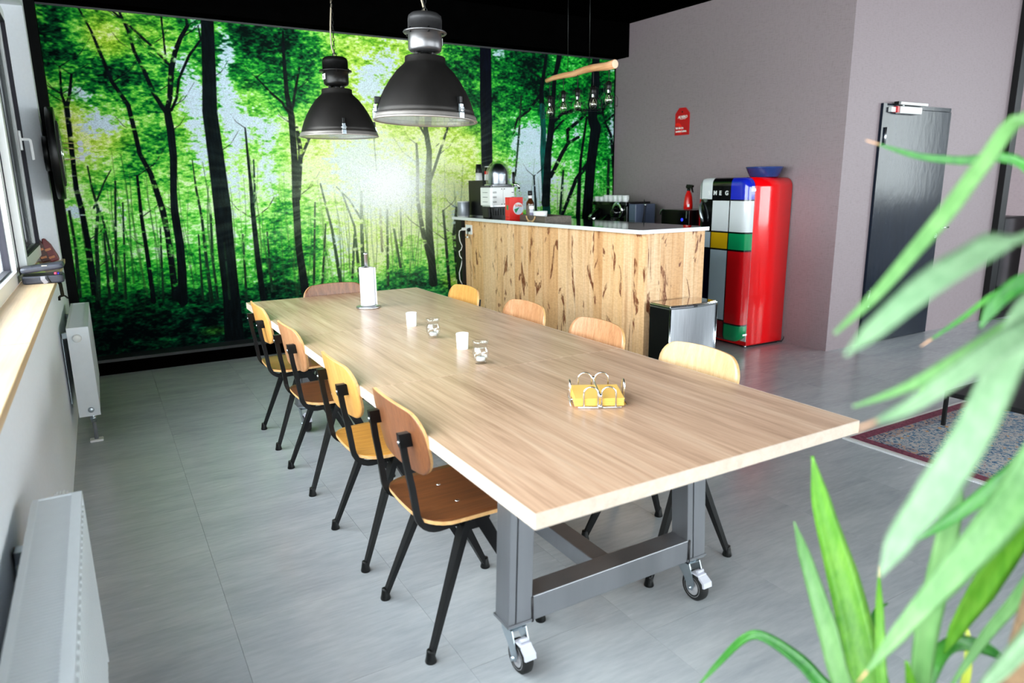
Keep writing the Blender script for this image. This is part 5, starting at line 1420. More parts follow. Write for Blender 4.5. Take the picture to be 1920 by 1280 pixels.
# ================================================================= DOOR
dm_, nt, b = new_mat('blue_black_door_lacquer')
f = noise(nt, coords(nt, (1, 1, 0.1)), 20, 3)
nt.links.new(ramp(nt, f, [(0.3, (14, 22, 34)), (0.7, (22, 31, 46))]), b.inputs['Base Color'])
b.inputs['Roughness'].default_value = 0.2; b.inputs['Specular IOR Level'].default_value = 0.2
bump(nt, b, noise(nt, coords(nt, (1, 1, 0.5)), 14, 3), 0.12, 0.01)
M['door'] = dm_
d1 = MB().box((DX0 + 0.055, WY0 - 0.02, 0.006), (DX1 - 0.004, WY0 + 0.03, DH - 0.035)); d1 = bevel(d1.build('door_1', M['door'], kind=S), 0.003)
k = MB(); k.box((DX0, WY0 - 0.025, 0), (DX0 + 0.05, WY0 + 0.2, DH)); k.box((DX0 + 0.05, WY0 - 0.012, DH - 0.032), (DX1, WY0 + 0.2, DH))
k.box((DX0 + 0.052, WY0 + 0.03, 0), (DX1, WY0 + 0.2, DH - 0.033))
k.build('door_frame', M['door'], d1)
k = MB()
k.cyl((6.085, WY0 - 0.02, 1.02), (6.085, WY0 - 0.030, 1.02), 0.027, 20); k.tube([(6.085, WY0 - 0.03, 1.02), (6.085, WY0 - 0.075, 1.02), (6.075, WY0 - 0.082, 1.02), (6.20 - 0.08, WY0 - 0.082, 1.02), (6.19, WY0 - 0.08, 1.02)], 0.010, 10)
k.build('door_handle', M['chrome'], d1)
k = MB(); k.cyl((6.082, WY0 - 0.02, 0.945), (6.082, WY0 - 0.030, 0.945), 0.025, 20); k.cyl((6.082, WY0 - 0.03, 0.945), (6.082, WY0 - 0.036, 0.945), 0.012, 12); k.build('keyhole_plate', M['chrome'], d1)
for z0, z1 in ((1.75, 1.90), (0.35, 0.50)):
    MB().cyl((DX0 + 0.052, WY0 - 0.032, z0), (DX0 + 0.052, WY0 - 0.032, z1), 0.010, 12).build('hinge', M['steel'], d1)
dc = thing('door_closer', 'white door closer with red fire tag above the blue black door', 'door closer', (5.15, WY0 - 0.02, 1.98))
bevel(MB().box((0.10, -0.05, 0.035), (0.42, 0.0, 0.095)).build('closer_body', M['white_matt'], dc), 0.008)
MB().box((0.0, -0.03, 0.045), (0.06, 0.0, 0.085)).build('arm_bracket', M['white_matt'], dc)
MB().box((0.06, -0.045, 0.042), (0.085, 0.0, 0.092)).build('red_tag', M['red_matt'], dc)
bevel(MB().box((0.10, -0.045, 0.108), (0.51, -0.005, 0.130)).build('slide_rail', M['white_matt'], dc), 0.003)
MB().box((0.07, -0.045, 0.106), (0.10, -0.003, 0.132)).build('rail_end', M['black_plastic'], dc)
MB().cyl((0.16, -0.03, 0.095), (0.16, -0.03, 0.11), 0.009, 10).build('spindle', M['chrome'], dc)
# black frame of the wide opening on the right
k = MB(); k.box((7.16, WY0 - 0.06, 0), (7.22, WY0 + 0.06, CEIL)); k.box((7.235, WY0 - 0.04, 0), (7.32, WY0 + 0.04, CEIL)); k.box((7.22, WY0 - 0.02, 0), (7.235, WY0 + 0.02, CEIL))
k.box((7.32, WY0 - 0.04, 0), (9.5, WY0 + 0.04, 0.06)); k.box((8.45, WY0 - 0.04, 0.06), (8.52, WY0 + 0.04, CEIL))
k.build('trim_7', M['black_metal'], kind=S)
struct('wall_rear', MB().box((7.0, 5.5, 0), (9.8, 5.6, CEIL)).box((9.5, 2.6, 0), (9.8, 5.5, CEIL)), M['wall_grey'])
lb2 = thing('sideboard', 'low black sideboard beyond the black opening frame at the right edge', 'sideboard', (7.42, 3.0, 0))
MB().box((0, 0, 0.08), (1.5, 0.45, 1.02)).build('body', M['black_plastic'], lb2)
for i in range(3): MB().box((0.01 + i * 0.495, -0.015, 0.1), (0.495 + i * 0.495, -0.001, 1.0)).build('door', M['black_gloss'], lb2)
MB().box((0.05, 0.03, 0), (1.45, 0.4, 0.08)).build('plinth', M['black_plastic'], lb2)

# ================================================================= BRANCH LAMP OVER THE BAR
bl_ = thing('branch_lamp', 'hanging lamp of a bare peeled branch with five bulbs in wire cages over the bar', 'lamp', (2.55, 3.40, 2.29))
sw = wood('peeled_branch', (196, 124, 70), (226, 166, 116), (240, 196, 156), 'y', 30, 0.6, 0.6)
pts = [(0.004, -0.445, 0.0), (0.0, -0.36, -0.004), (-0.006, -0.22, 0.006), (0.004, -0.08, 0.010), (0.010, 0.06, 0.002), (0.004, 0.20, 0.006), (-0.004, 0.33, 0.004), (0, 0.43, -0.004)]
MB().tube(pts, [0.031, 0.029, 0.026, 0.025, 0.023, 0.021, 0.019, 0.017], 14).build('branch', sw, bl_)
MB().lathe([(0, -0.001), (0.026, -0.001), (0.029, 0.0)], (0.004, -0.447, 0.0), 20, ax='y').build('cut_end', plain('cut_branch_end', (246, 206, 176), 0.7, var=0.06, scale=150), bl_)
for yy in (-0.14, 0.14):
    MB().cyl((0.006, yy, 0.02), (0.006, yy, CEIL - 2.29), 0.0022, 6).build('hanging_wire', M['black_metal'], bl_)
bulb_clear = glass('tinted_bulb_glass', (0.90, 0.86, 0.76), 0.16, 0.02)
for yy, zb in ((-0.385, -0.17), (-0.20, -0.18), (0.0, -0.175), (0.19, -0.17), (0.385, -0.185)):
    co_ = MB(); co_.cyl((0, yy, -0.01), (0, yy, zb + 0.06), 0.003, 6); cord_ = co_.build('bulb_cord', M['rubber'], bl_)
    so_ = MB(); so_.lathe([(0, zb + 0.065), (0.008, zb + 0.063), (0.019, zb + 0.055), (0.020, zb + 0.01), (0.017, zb + 0.005), (0.017, zb), (0, zb)], (0, yy, 0), 18); s_ = so_.build('socket', M['black_plastic'], bl_)
    cr = MB(); cr.lathe([(0.0145, zb + 0.002), (0.0145, zb - 0.018)], (0, yy, 0), 16); cr.build('screw_cap', M['chrome'], s_)
    gb = MB(); gb.lathe([(0.013, zb - 0.012), (0.015, zb - 0.022), (0.024, zb - 0.042), (0.0295, zb - 0.062), (0.029, zb - 0.078), (0.022, zb - 0.094), (0.010, zb - 0.101), (0, zb - 0.102)], (0, yy, 0), 24); gb.build('bulb', bulb_clear, bl_)
    fm = MB()
    for i in range(6):
        a = i * PI / 3; fm.tube([(0.006 * math.cos(a), yy + 0.006 * math.sin(a), zb - 0.025), (0.012 * math.cos(a + 0.4), yy + 0.012 * math.sin(a + 0.4), zb - 0.075)], 0.0008, 4)
    fm.cyl((0, yy, zb - 0.015), (0, yy, zb - 0.06), 0.003, 8); fm.build('filament', M['chrome'], bl_)
    cg = MB()
    for i in range(6):
        a = i * PI / 3 + 0.2; c_, s2 = math.cos(a), math.sin(a)
        cg.tube([(0.021 * c_, yy + 0.021 * s2, zb + 0.05), (0.036 * c_, yy + 0.036 * s2, zb + 0.045), (0.036 * c_, yy + 0.036 * s2, zb - 0.015), (0.066 * c_, yy + 0.066 * s2, zb - 0.06), (0.066 * c_, yy + 0.066 * s2, zb - 0.112)], 0.0014, 5)
    for rr_, dz in ((0.036, 0.045), (0.066, -0.112)):
        cg.tube([(rr_ * math.cos(2 * PI * i / 24), yy + rr_ * math.sin(2 * PI * i / 24), zb + dz) for i in range(24)], 0.0014, 5, closed=True)
    cg.build('wire_cage', M['black_metal'], bl_)

# ================================================================= DARTBOARD
db = thing('dartboard', 'dartboard in a thick black surround seen edge-on between window and mural', 'dartboard', (WALLX + 0.045, 4.84, 1.715))
MB().cyl((-0.0449, 0, 0), (0, 0, 0), 0.12, 24).build('mounting_block', M['black_plastic'], db)
k = MB(); k.lathe([(0.222, 0.0), (0.312, 0.0), (0.316, 0.004), (0.316, 0.046), (0.312, 0.05), (0.222, 0.05)], n=64, ax='x'); k.build('surround', M['black_plastic'], db)
k = MB(); k.lathe([(0, 0.062), (0.222, 0.062), (0.2255, 0.060), (0.2255, 0.0)], n=64, ax='x'); k.build('board', plain('sisal_dark', (30, 28, 30), 0.8, var=0.2), db)
sg_ = MB(); cols = [M['white_matt'], M['black_plastic'], M['red_matt'], plain('dart_green', (20, 110, 60), 0.7)]
for i in range(20):
    a0 = 2 * PI * (i - 0.5) / 20; a1 = a0 + PI / 10
    for r0, r1, m_ in ((0.016, 0.099, i % 2), (0.099, 0.107, 2 + i % 2), (0.107, 0.162, i % 2), (0.162, 0.170, 2 + i % 2)):
        sg_.add([(0.0625, r_ * math.sin(t), r_ * math.cos(t)) for r_, t in ((r0, a0), (r1, a0), (r1, a1), (r0, a1))], [(0, 1, 2, 3)], m_)
sg_.build('segments', cols, db, kind='stuff')
wr = MB()
for r_ in (0.016, 0.099, 0.107, 0.162, 0.170): wr.tube([(0.0635, r_ * math.cos(2 * PI * i / 40), r_ * math.sin(2 * PI * i / 40)) for i in range(40)], 0.0008, 4, closed=True)
for i in range(20):
    a = 2 * PI * (i - 0.5) / 20; wr.tube([(0.0635, 0.016 * math.sin(a), 0.016 * math.cos(a)), (0.0635, 0.17 * math.sin(a), 0.17 * math.cos(a))], 0.0008, 4)
nr = wr.tube([(0.066, 0.205 * math.cos(2 * PI * i / 48), 0.205 * math.sin(2 * PI * i / 48)) for i in range(48)], 0.002, 5, closed=True)
wr.build('wire_spider', M['chrome'], db)
for dy, dz, tilt, lab in ((0.02, 0.075, 0.0, 'upper dart with a pale flight sticking out of the dartboard'), (0.04, 0.045, -0.10, 'middle dart with a pale flight sticking out of the dartboard'), (-0.03, -0.045, 0.12, 'lowest dart with a pale flight sticking out of the dartboard')):
    d = thing('dart', lab, 'dart', (WALLX + 0.107, 4.84 + dy, 1.715 + dz), group='darts in the dartboard')
    d.rotation_euler = (0, -tilt, 0)
    MB().tube([(-0.012, 0, 0), (0.018, 0, 0), (0.020, 0, 0), (0.070, 0, 0), (0.072, 0, 0), (0.105, 0, 0)], [0.0010, 0.0012, 0.0034, 0.0034, 0.002, 0.002], 8).build('barrel', plain('brass_barrel', (196, 168, 122), 0.3, 0.8), d)
    k = MB(); fp = [(0.098, 0), (0.110, 0.018), (0.132, 0.019), (0.140, 0.0)]
    for s_ in (1, -1):
        k.prism([(a, s_ * b) for a, b in fp], 1, -0.0006, 0.0006); k.prism([(a, s_ * b) for a, b in fp], 2, -0.0006, 0.0006)
    k.build('flight', plain('pale_flight', (190, 196, 206), 0.4), d)

# ================================================================= THINGS ON THE SILL
bg = thing('tool_pouch', 'open dark grey zip case with strap lying on the sunlit window sill', 'case', (-1.150, 3.42, WZ0))
gf = plain('dark_grey_shell', (58, 60, 72), 0.45, var=0.1, scale=60, bumpy=0.2)
def rbox(mb, x0, x1, y0, y1, z0, z1, r): mb.prism([(a + x0, b + y0) for a, b in rrect(x1 - x0, y1 - y0, r, 5)], 2, z0, z1)
k = MB(); rbox(k, 0.0, 0.196, 0.0, 0.17, 0.0, 0.044, 0.03); bevel(k.build('lower_shell', gf, bg), 0.008)
k = MB(); rbox(k, 0.006, 0.190, 0.006, 0.164, 0.044, 0.047, 0.026); k.build('zip', M['black_plastic'], bg)
k = MB(); rbox(k, 0.0, 0.205, 0.0, 0.17, 0.0, 0.03, 0.03)
k.xf(Matrix.Translation((0.0, 0.0, 0.058)) @ Matrix.Rotation(-0.10, 4, 'Y')); bevel(k.build('lid', gf, bg), 0.010)
k = MB(); k.tube([(0.098, -0.002, 0.042), (0.098, -0.006, 0.025), (0.112, -0.006, 0.002)], 0.01, sq=(0.022, 0.002)); k.build('label_strap', plain('pale_strap', (150, 148, 156), 0.6), bg)
k = MB(); k.tube([(0.118, -0.004, 0.045), (0.122, -0.007, 0.028), (0.134, -0.004, 0.003)], 0.003, 6); k.build('pull_cord', M['rubber'], bg)
MB().box((0.10, -0.001, 0.097), (0.125, 0.004, 0.101)).build('lid_badge', plain('cream_badge', (230, 220, 190), 0.5), bg)
k = MB(); k.box((0.152, 0.01, 0.045), (0.166, 0.05, 0.060), bev=0.004); k.build('red_pouch', plain('pinkish_red', (206, 70, 100), 0.6), bg)
MB().box((0.168, 0.01, 0.045), (0.176, 0.05, 0.056), bev=0.003).build('blue_pouch', plain('strong_blue', (50, 40, 190), 0.6), bg)
k = MB(); k.tube([(0.165, 0.06, 0.0), (0.172, 0.055, -0.012), (0.174, 0.05, -0.06), (0.175, 0.05, -0.085)], 0.004, sq=(0.022, 0.006))
k.tube([(0.158, 0.02, -0.10), (0.158, 0.035, -0.086), (0.166, 0.05, -0.080), (0.184, 0.065, -0.082), (0.196, 0.08, -0.10)], 0.004, sq=(0.012, 0.006)); k.build('hanging_strap', M['black_plastic'], bg)
cl = thing('green_cloth', 'crumpled light green cloth behind the grey case on the sill', 'cloth', (-1.150, 3.70, WZ0))
k = MB()
for i in range(9):
    for j in range(7):
        x_, y_ = 0.105 * i / 8, 0.16 * j / 6
        e = math.sin(PI * i / 8) * math.sin(PI * j / 6)
        k.v.append((x_, y_, 0.002 + e * (0.085 + 0.015 * math.sin(i * 1.9 + j * 1.3))))
for i in range(8):
    for j in range(6):
        a = i * 7 + j; k.f.append((a, a + 7, a + 8, a + 1)); k.m.append(0); k.sm.append(True)
k.build('cloth', plain('lime_cloth', (186, 206, 120), 0.85, var=0.06, scale=80), cl)
pr2 = thing('leather_wallet_pair', 'pair of brown leather cases with copper stripes leaning on the far end of the sill', 'leather cases', (-1.105, 4.86, WZ0))
for i, (dx, ti) in enumerate(((0.0, -0.22), (0.052, -0.30))):
    k = MB(); k.prism([(-0.026, 0.0), (0.03, 0.0), (0.034, 0.03), (0.026, 0.12), (0.008, 0.172), (-0.01, 0.175), (-0.022, 0.14), (-0.03, 0.03)], 1, -0.03, 0.03)
    k.xf(Matrix.Translation((dx, 0, 0.003)) @ Matrix.Rotation(ti, 4, 'Y'))
    o = bevel(k.build('leather_case', plain('burgundy_leather', (112, 44, 48), 0.4, var=0.15) if i else plain('dark_brown_leather', (70, 34, 30), 0.4, var=0.15), pr2), 0.008)
    k = MB()
    for z0 in (0.028, 0.036, 0.086, 0.094): k.box((-0.024, -0.0315, z0), (0.014, -0.0295, z0 + 0.005))
    k.xf(Matrix.Translation((dx, 0, 0.003)) @ Matrix.Rotation(ti, 4, 'Y')); k.build('copper_stripes', plain('copper_stripe', (206, 136, 90), 0.35, 0.4), o)

# ================================================================= RUG AND LOW STAND
rg = thing('persian_rug', 'patterned rug in dusty blue, cream and wine red with a white bound edge', 'rug', (0, 0, 0))
RX0, RX1, RY0, RY1 = 2.83, 5.3, -1.9, 1.125
m, nt, b = new_mat('woven_rug_pattern')
tc = N(nt, 'ShaderNodeTexCoord')
sep = N(nt, 'ShaderNodeSeparateXYZ'); nt.links.new(tc.outputs['Object'], sep.inputs[0])
def math_(op, a, c_=None, clamp=False):
    n = N(nt, 'ShaderNodeMath', operation=op); n.use_clamp = clamp
    for i, v in enumerate((a, c_)):
        if v is None: continue
        if isinstance(v, (int, float)): n.inputs[i].default_value = v
        else: nt.links.new(v, n.inputs[i])
    return n.outputs[0]
ex = math_('MINIMUM', math_('SUBTRACT', sep.outputs[0], RX0), math_('SUBTRACT', RX1, sep.outputs[0]))
ey = math_('MINIMUM', math_('SUBTRACT', sep.outputs[1], RY0), math_('SUBTRACT', RY1, sep.outputs[1]))
ed = math_('MINIMUM', ex, ey)
vo = N(nt, 'ShaderNodeTexVoronoi'); vo.inputs['Scale'].default_value = 17; vo.distance = 'MANHATTAN'; nt.links.new(coords(nt), vo.inputs['Vector'])
wv = noise(nt, coords(nt), 26, 3, 0.7, 2.0)
blue = ramp(nt, wv, [(0.36, (58, 92, 128)), (0.47, (112, 142, 168)), (0.52, (206, 200, 196)), (0.62, (190, 178, 176)), (0.72, (126, 84, 100))])
flw = ramp(nt, vo.outputs['Distance'], [(0.0, (226, 164, 92)), (0.22, (218, 150, 84)), (0.24, (70, 96, 130)), (0.30, (150, 168, 186))], 'CONSTANT')
vm = math_('LESS_THAN', vo.outputs['Distance'], 0.27)
vsel = math_('MULTIPLY', vm, math_('GREATER_THAN', noise(nt, coords(nt), 5, 1), 0.5))
field = mixc(nt, vsel, blue, flw)
cxn = math_('ABSOLUTE', math_('SUBTRACT', sep.outputs[0], (RX0 + RX1) / 2)); cyn = math_('ABSOLUTE', math_('SUBTRACT', sep.outputs[1], (RY0 + RY1) / 2))
dia = math_('ADD', math_('MULTIPLY', cxn, 1.0), math_('MULTIPLY', cyn, 0.75))
med = math_('LESS_THAN', math_('ADD', dia, math_('MULTIPLY', math_('PINGPONG', cxn, 0.06), 0.9)), 0.80)
wine = ramp(nt, wv, [(0.38, (120, 60, 74)), (0.5, (186, 140, 132)), (0.58, (206, 184, 176)), (0.68, (150, 62, 50))])
field = mixc(nt, med, field, wine)
guard = math_('LESS_THAN', ed, 0.15); field = mixc(nt, guard, field, ramp(nt, wv, [(0.42, (64, 70, 96)), (0.5, (150, 160, 176)), (0.6, (196, 150, 120))]))
wineb = math_('LESS_THAN', ed, 0.085); field = mixc(nt, wineb, field, ramp(nt, wv, [(0.4, (110, 44, 66)), (0.6, (140, 66, 88))]))
wh = math_('LESS_THAN', ed, 0.022); field = mixc(nt, wh, field, lin((214, 210, 208)))
nt.links.new(field, b.inputs['Base Color']); b.inputs['Roughness'].default_value = 0.95
bump(nt, b, noise(nt, coords(nt), 300, 2), 0.3, 0.003)
bevel(MB().box((RX0, RY0, 0.0), (RX1, RY1, 0.009)).build('pile', m, rg), 0.003)
fg = MB()
y = RY0
while y < RY1 - 0.004:
    fg.box((RX0 - 0.016, y, 0.0), (RX0, y + 0.010, 0.006)); y += 0.012
fg.build('bound_edge', M['paper'], rg, kind='stuff')
sd = thing('low_plant_stand', 'low black steel stand with a slim square leg on the patterned rug', 'stand', (3.50, 0.32, 0.009))
bevel(MB().box((0, 0, 0.185), (0.95, 0.62, 0.215)).build('top', M['black_metal'], sd), 0.002)
for a, c_ in ((0, 0.60), (0.93, 0.60), (0, 0), (0.93, 0)): bevel(MB().box((a, c_, 0), (a + 0.02, c_ + 0.02, 0.186)).build('leg', M['black_metal'], sd), 0.001)

# ================================================================= PLANTS
def leaf_mat(name, a, mid, c_):
    m, nt, b = new_mat(name)
    f = noise(nt, coords(nt, (1, 1, 1), 9.0), 7, 3, 0.6)
    f2 = noise(nt, coords(nt, (9, 9, 0.8), 5.0), 14, 2)
    c1 = ramp(nt, f, [(0.3, a), (0.5, mid), (0.7, c_)])
    c1 = mixc(nt, 0.25, c1, ramp(nt, f2, [(0.35, a), (0.65, c_)]))
    nt.links.new(c1, b.inputs['Base Color'])
    b.inputs['Roughness'].default_value = 0.42
    tr = N(nt, 'ShaderNodeBsdfTranslucent'); nt.links.new(c1, tr.inputs[0])
    mx_ = N(nt, 'ShaderNodeMixShader'); mx_.inputs[0].default_value = 0.28
    nt.links.new(b.outputs[0], mx_.inputs[1]); nt.links.new(tr.outputs[0], mx_.inputs[2])
    nt.links.new(mx_.outputs[0], nt.nodes['Material Output'].inputs[0])
    return m
LM = [leaf_mat('fresh_leaf', (66, 130, 24), (98, 162, 40), (138, 190, 70)), leaf_mat('pale_leaf', (80, 128, 70), (100, 148, 84), (130, 172, 110)), leaf_mat('dark_leaf', (28, 92, 30), (50, 124, 42), (84, 156, 60)), leaf_mat('milky_leaf', (104, 138, 102), (124, 156, 118), (154, 180, 146)), leaf_mat('yellowing_leaf', (190, 206, 60), (206, 216, 80), (220, 226, 110))]
tipm = plain('dry_leaf_tip', (196, 150, 116), 0.8, var=0.15)
def blade(pts, face):
    """strap leaf: folded blade through (point, width) pairs, turned towards 'face'"""
    P3 = [Vector(p) for p, _ in pts]; W = [w for _, w in pts]
    # resample with a smooth spline
    res = []; nseg = 6
    for i in range(len(P3) - 1):
        p0 = P3[max(0, i - 1)]; p1 = P3[i]; p2 = P3[i + 1]; p3 = P3[min(len(P3) - 1, i + 2)]
        for k_ in range(nseg):
            t = k_ / nseg
            q = 0.5 * ((2 * p1) + (p2 - p0) * t + (2 * p0 - 5 * p1 + 4 * p2 - p3) * t * t + (3 * p1 - p0 - 3 * p2 + p3) * t ** 3)
            res.append((q, W[i] + (W[i + 1] - W[i]) * (t * t * (3 - 2 * t) if i == 0 else t)))
    res.append((P3[-1], W[-1]))
    mb = MB(); n = len(res)
    for i, (p, w) in enumerate(res):
        t = (res[min(n - 1, i + 1)][0] - res[max(0, i - 1)][0]).normalized()
        vdir = (face - p).normalized()
        s_ = t.cross(vdir).normalized(); nn = s_.cross(t).normalized()
        if nn.dot(vdir) < 0: nn = -nn
        h = w / 2
        for a, d in ((-1, 0.0), (-0.5, -0.10), (0, -0.16), (0.5, -0.10), (1, 0.0)): mb.v.append(tuple(p + s_ * a * h + nn * d * w))
        for a, d in ((0.5, -0.10), (0, -0.16), (-0.5, -0.10)): mb.v.append(tuple(p + s_ * a * h + nn * (d * w - 0.0012)))
    for i in range(n - 1):
        for k_ in range(8):
            a = i * 8 + k_; b_ = i * 8 + (k_ + 1) % 8
            mb.f.append((a, b_, b_ + 8, a + 8)); mb.m.append(0); mb.sm.append(k_ not in (3, 7) or True)
    mb.f.append(tuple(range(8))); mb.m.append(0); mb.sm.append(False)
    mb.f.append(tuple((n - 1) * 8 + k_ for k_ in range(7, -1, -1))); mb.m.append(0); mb.sm.append(False)
    return mb
LEAVES=[(0,[2595,-4853,9961,48,2566,-5190,9062,346,2536,-5661,8100,510,2376,-6148,7239,572,2112,-6681,6423,465,2112,-7225,6158,98]),(1,[1700,-5255,9147,30,1727,-5558,8498,224,1626,-6072,7667,334,1609,-6521,6819,314,2112,-7225,6158,98]),(0,[2432,-6321,8522,36,2359,-6461,7822,131,2091,-6784,6893,185,2112,-7225,6158,98]),(2,[954,-4090,5557,42,1277,-4270,6051,109,1487,-4594,6647,147,1644,-4882,6807,177,1744,-5556,6724,232,1726,-6189,6534,266,2112,-7225,6158,98]),(1,[2195,-7372,10795,63,2135,-7396,10109,253,2064,-7371,9137,310,1983,-7349,8130,304,2051,-7324,7012,272,2112,-7225,6158,98]),(1,[-580,-7985,9042,29,-272,-8224,9729,187,106,-8414,10305,304,473,-8601,10867,382,953,-8721,11487,437,1286,-8820,12309,269,1608,-8804,13092,63]),(0,[2678,-7298,7607,31,2741,-7428,8161,222,2761,-7631,8794,335,2763,-7831,9400,325,2596,-8257,10577,248,1966,-8696,12036,144,1608,-8804,13092,63]),(3,[-2099,-8893,11258,29,-1891,-8928,11593,223,-1584,-9006,11980,316,-1228,-9078,12506,302,-829,-9060,13016,285,-271,-9016,13527,279,934,-8868,13613,235,1608,-8804,13092,63]),(2,[1592,-7280,9791,34,1856,-7567,10193,167,2014,-7888,10686,216,2150,-8181,11234,229,1958,-8597,12396,163,1608,-8804,13092,63]),(0,[2445,-7653,10278,34,2517,-7861,10553,156,2370,-8219,11128,179,2011,-8628,12395,125,1608,-8804,13092,63]),(2,[1737,-5983,15091,23,2013,-6430,14906,78,2173,-6901,14829,108,2418,-7536,14763,124,1932,-8470,13735,103,1608,-8804,13092,63]),(1,[-1645,-7945,13179,32,-1274,-8073,13520,103,-919,-8179,13911,134,-563,-8282,14317,158,-115,-8314,14745,152,386,-8380,15165,138,1031,-8624,14767,168,1544,-8707,13777,133,1608,-8804,13092,63]),(3,[-3029,-8985,13371,24,-2787,-9072,13581,162,-2454,-9194,13861,227,-2021,-9277,14060,256,-1317,-9295,14206,259,517,-9033,13866,237,1608,-8804,13092,63]),(1,[-1396,-8048,12436,24,-1067,-8310,12623,88,-744,-8554,12869,150,-317,-8735,13135,174,178,-8848,13359,176,1197,-8848,13369,147,1608,-8804,13092,63]),(3,[-2388,-8829,12677,20,-2113,-8958,12799,114,-1748,-9108,13046,174,-1273,-9209,13269,218,-601,-9213,13397,216,947,-8944,13350,168,1608,-8804,13092,63]),(2,[1274,-7833,12877,39,1363,-7925,13180,175,1556,-8094,13422,220,1749,-8423,13503,187,1608,-8804,13092,63]),(0,[1192,-7130,11744,22,1392,-7375,12165,105,1623,-7660,12504,124,1723,-8090,12901,118,1904,-8621,13092,93,1608,-8804,13092,63]),(1,[2197,-7651,7452,48,2444,-7908,8386,151,2536,-8218,9228,189,2504,-8504,10334,179,2019,-8727,12035,115,1608,-8804,13092,63]),(3,[-502,-9089,9538,84,-185,-9194,9849,218,198,-9296,10316,268,703,-9255,11154,213,1350,-8998,12226,133,1608,-8804,13092,63]),(2,[4265,-7565,6960,44,3688,-7356,7374,218,3057,-7184,7528,242,2521,-7197,7186,238,2112,-7225,6158,98]),(4,[4534,-6736,7099,32,4309,-6925,6781,125,3701,-7152,6365,135,2112,-7225,6158,98]),(2,[3869,-5732,7178,33,3449,-5764,7023,130,2746,-6466,6394,167,2112,-7225,6158,98]),(0,[1714,-7268,7834,53,1923,-7308,7239,202,2071,-7317,6628,247,2112,-7225,6158,98]),(2,[2338,-6689,12368,23,2448,-7019,12715,68,2444,-7490,13178,75,2156,-8233,13326,69,1608,-8804,13092,63])]

yc = thing('yucca_plant', 'tall yucca with long strap leaves, out of focus in the right foreground', 'plant', (0.19, -0.80, 0))
base = Vector((0.19, -0.80, 0))
eye = Vector((-0.7549, -1.1959, 1.4591))
rv_ = random.Random(5)
for c_, L in LEAVES:
    pts = []
    for i in range(0, len(L), 4): pts.append((Vector((L[i] / 1e4, L[i + 1] / 1e4, L[i + 2] / 1e4)) - base, L[i + 3] / 1e4))
    f_ = (eye - base) + Vector((rv_.uniform(-0.5, 0.5), rv_.uniform(-0.2, 0.5), rv_.uniform(-0.2, 0.6)))
    lf = blade(pts, f_).build('leaf', LM[c_], yc)
    if len(pts) >= 4 and rv_.random() < 0.25:
        p0, p1 = pts[0][0], pts[1][0]; d = (p0 - p1).normalized()
        MB().tube([p0 - d * 0.006, p0 + d * 0.012], [max(0.0015, pts[0][1] * 0.35), 0.0006], 6).build('dry_tip', tipm, lf)
HU = Vector((0.1608, -0.8804, 1.3092)); HL = Vector((0.2112, -0.7225, 0.6158))
# leaves on the far side of both heads, away from the lens
for hd_, nn_, ln_ in ((HU, 16, 0.46), (HL, 7, 0.30)):
    for i in range(nn_):
        a = -1.9 + 2.5 * (i / nn_) + rv_.uniform(-0.1, 0.1)
        if hd_ is HL: a = -1.9 + 1.5 * (i / nn_)
        el = rv_.uniform(0.2, 1.2) if hd_ is HU else rv_.uniform(-0.3, 0.3)
        d = Vector((math.cos(a) * math.cos(el), math.sin(a) * math.cos(el), math.sin(el)))
        pts = [(hd_ + d * ln_ + Vector((0, 0, -0.22 * ln_ * math.cos(el))), 0.004), (hd_ + d * ln_ * 0.66 + Vector((0, 0, -0.05 * ln_)), 0.034), (hd_ + d * ln_ * 0.3, 0.04), (hd_, 0.016)]
        pts = [(p - base, w) for p, w in pts]
        blade(pts, (hd_ - base) + Vector((0, 0, 1.5))).build('leaf', LM[rv_.choice([0, 1, 2])], yc)
bark = plain('yucca_bark', (122, 96, 70), 0.9, var=0.25, scale=60, bumpy=0.6)
k = MB(); k.tube([(-0.01, -0.03, 0.24), (-0.03, -0.06, 0.7), (-0.028, -0.085, 1.0), tuple(HU - base)], [0.032, 0.028, 0.026, 0.020], 12); k.build('cane', bark, yc)
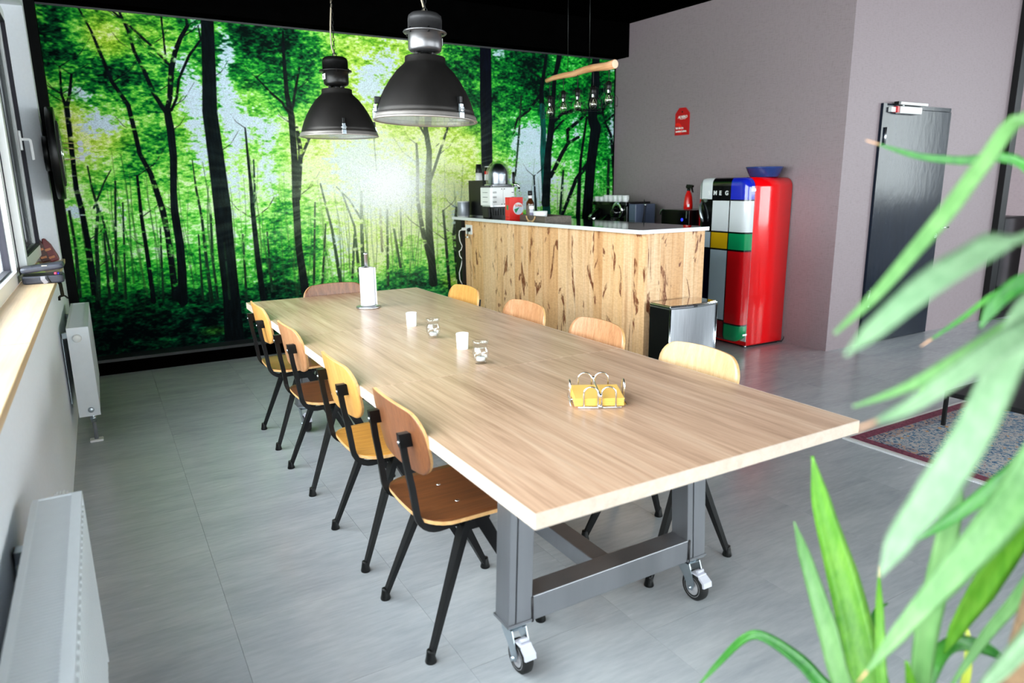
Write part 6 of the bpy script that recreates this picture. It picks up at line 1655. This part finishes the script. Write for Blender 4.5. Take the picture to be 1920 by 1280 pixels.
k = MB(); k.tube([(0.03, 0.03, 0.24), (0.028, 0.06, 0.42), tuple(HL - base)], [0.028, 0.025, 0.018], 12); k.build('cane', bark, yc)
MB().lathe([(0, 0), (0.125, 0), (0.135, 0.01), (0.165, 0.28), (0.168, 0.30), (0.155, 0.30), (0.150, 0.27)], n=40).build('pot', plain('anthracite_pot', (54, 56, 60), 0.6), yc)
MB().lathe([(0, 0.262), (0.152, 0.262)], n=40).build('soil', plain('potting_soil', (52, 40, 30), 0.95, var=0.3, scale=90, bumpy=0.8), yc)

def grassy(name, loc, label, n, ln_, mats, seed, w=0.016, pot=(0.11, 0.2), arch=0.55, az=None):
    r_ = random.Random(seed)
    t = thing(name, label, 'plant', loc)
    for i in range(n):
        a = r_.uniform(0, 2 * PI) if az is None else r_.uniform(*az)
        L = ln_ * r_.uniform(0.65, 1.1); el = r_.uniform(0.35, 1.35)
        d = Vector((math.cos(a), math.sin(a), 0)); h0 = pot[1]
        pts = []
        for s_, ww in ((1.0, 0.003), (0.75, w * 0.8), (0.5, w), (0.25, w), (0.0, w * 0.6)):
            pts.append((d * L * s_ * math.cos(el * (1 - 0.3 * s_)) + Vector((0, 0, h0 + L * s_ * math.sin(el) - arch * L * s_ * s_)), ww))
        blade(pts, Vector((0, 0, 3.0))).build('leaf', mats[i % len(mats)], t)
    MB().lathe([(0, 0), (pot[0] * 0.75, 0), (pot[0], pot[1]), (pot[0] * 0.92, pot[1]), (pot[0] * 0.9, pot[1] - 0.02), (0, pot[1] - 0.02)], n=32).build('pot', plain(name + '_pot', (40, 40, 42), 0.6), t)
    return t
grassy('spider_plant', (3.98, 0.50, 0.224), 'plant with thin arching dark green leaves on the low black stand by the rug', 42, 0.62, [LM[2], LM[2], LM[0]], 4, 0.020, (0.12, 0.16))
striped = leaf_mat('yellow_edged_leaf', (40, 70, 36), (60, 90, 44), (196, 196, 110))
grassy('dragon_plant', (7.62, 3.22, 1.021), 'plant with yellow-edged leaves on the sideboard beyond the black frame', 26, 0.5, [striped], 6, 0.03, (0.13, 0.22), 0.35)
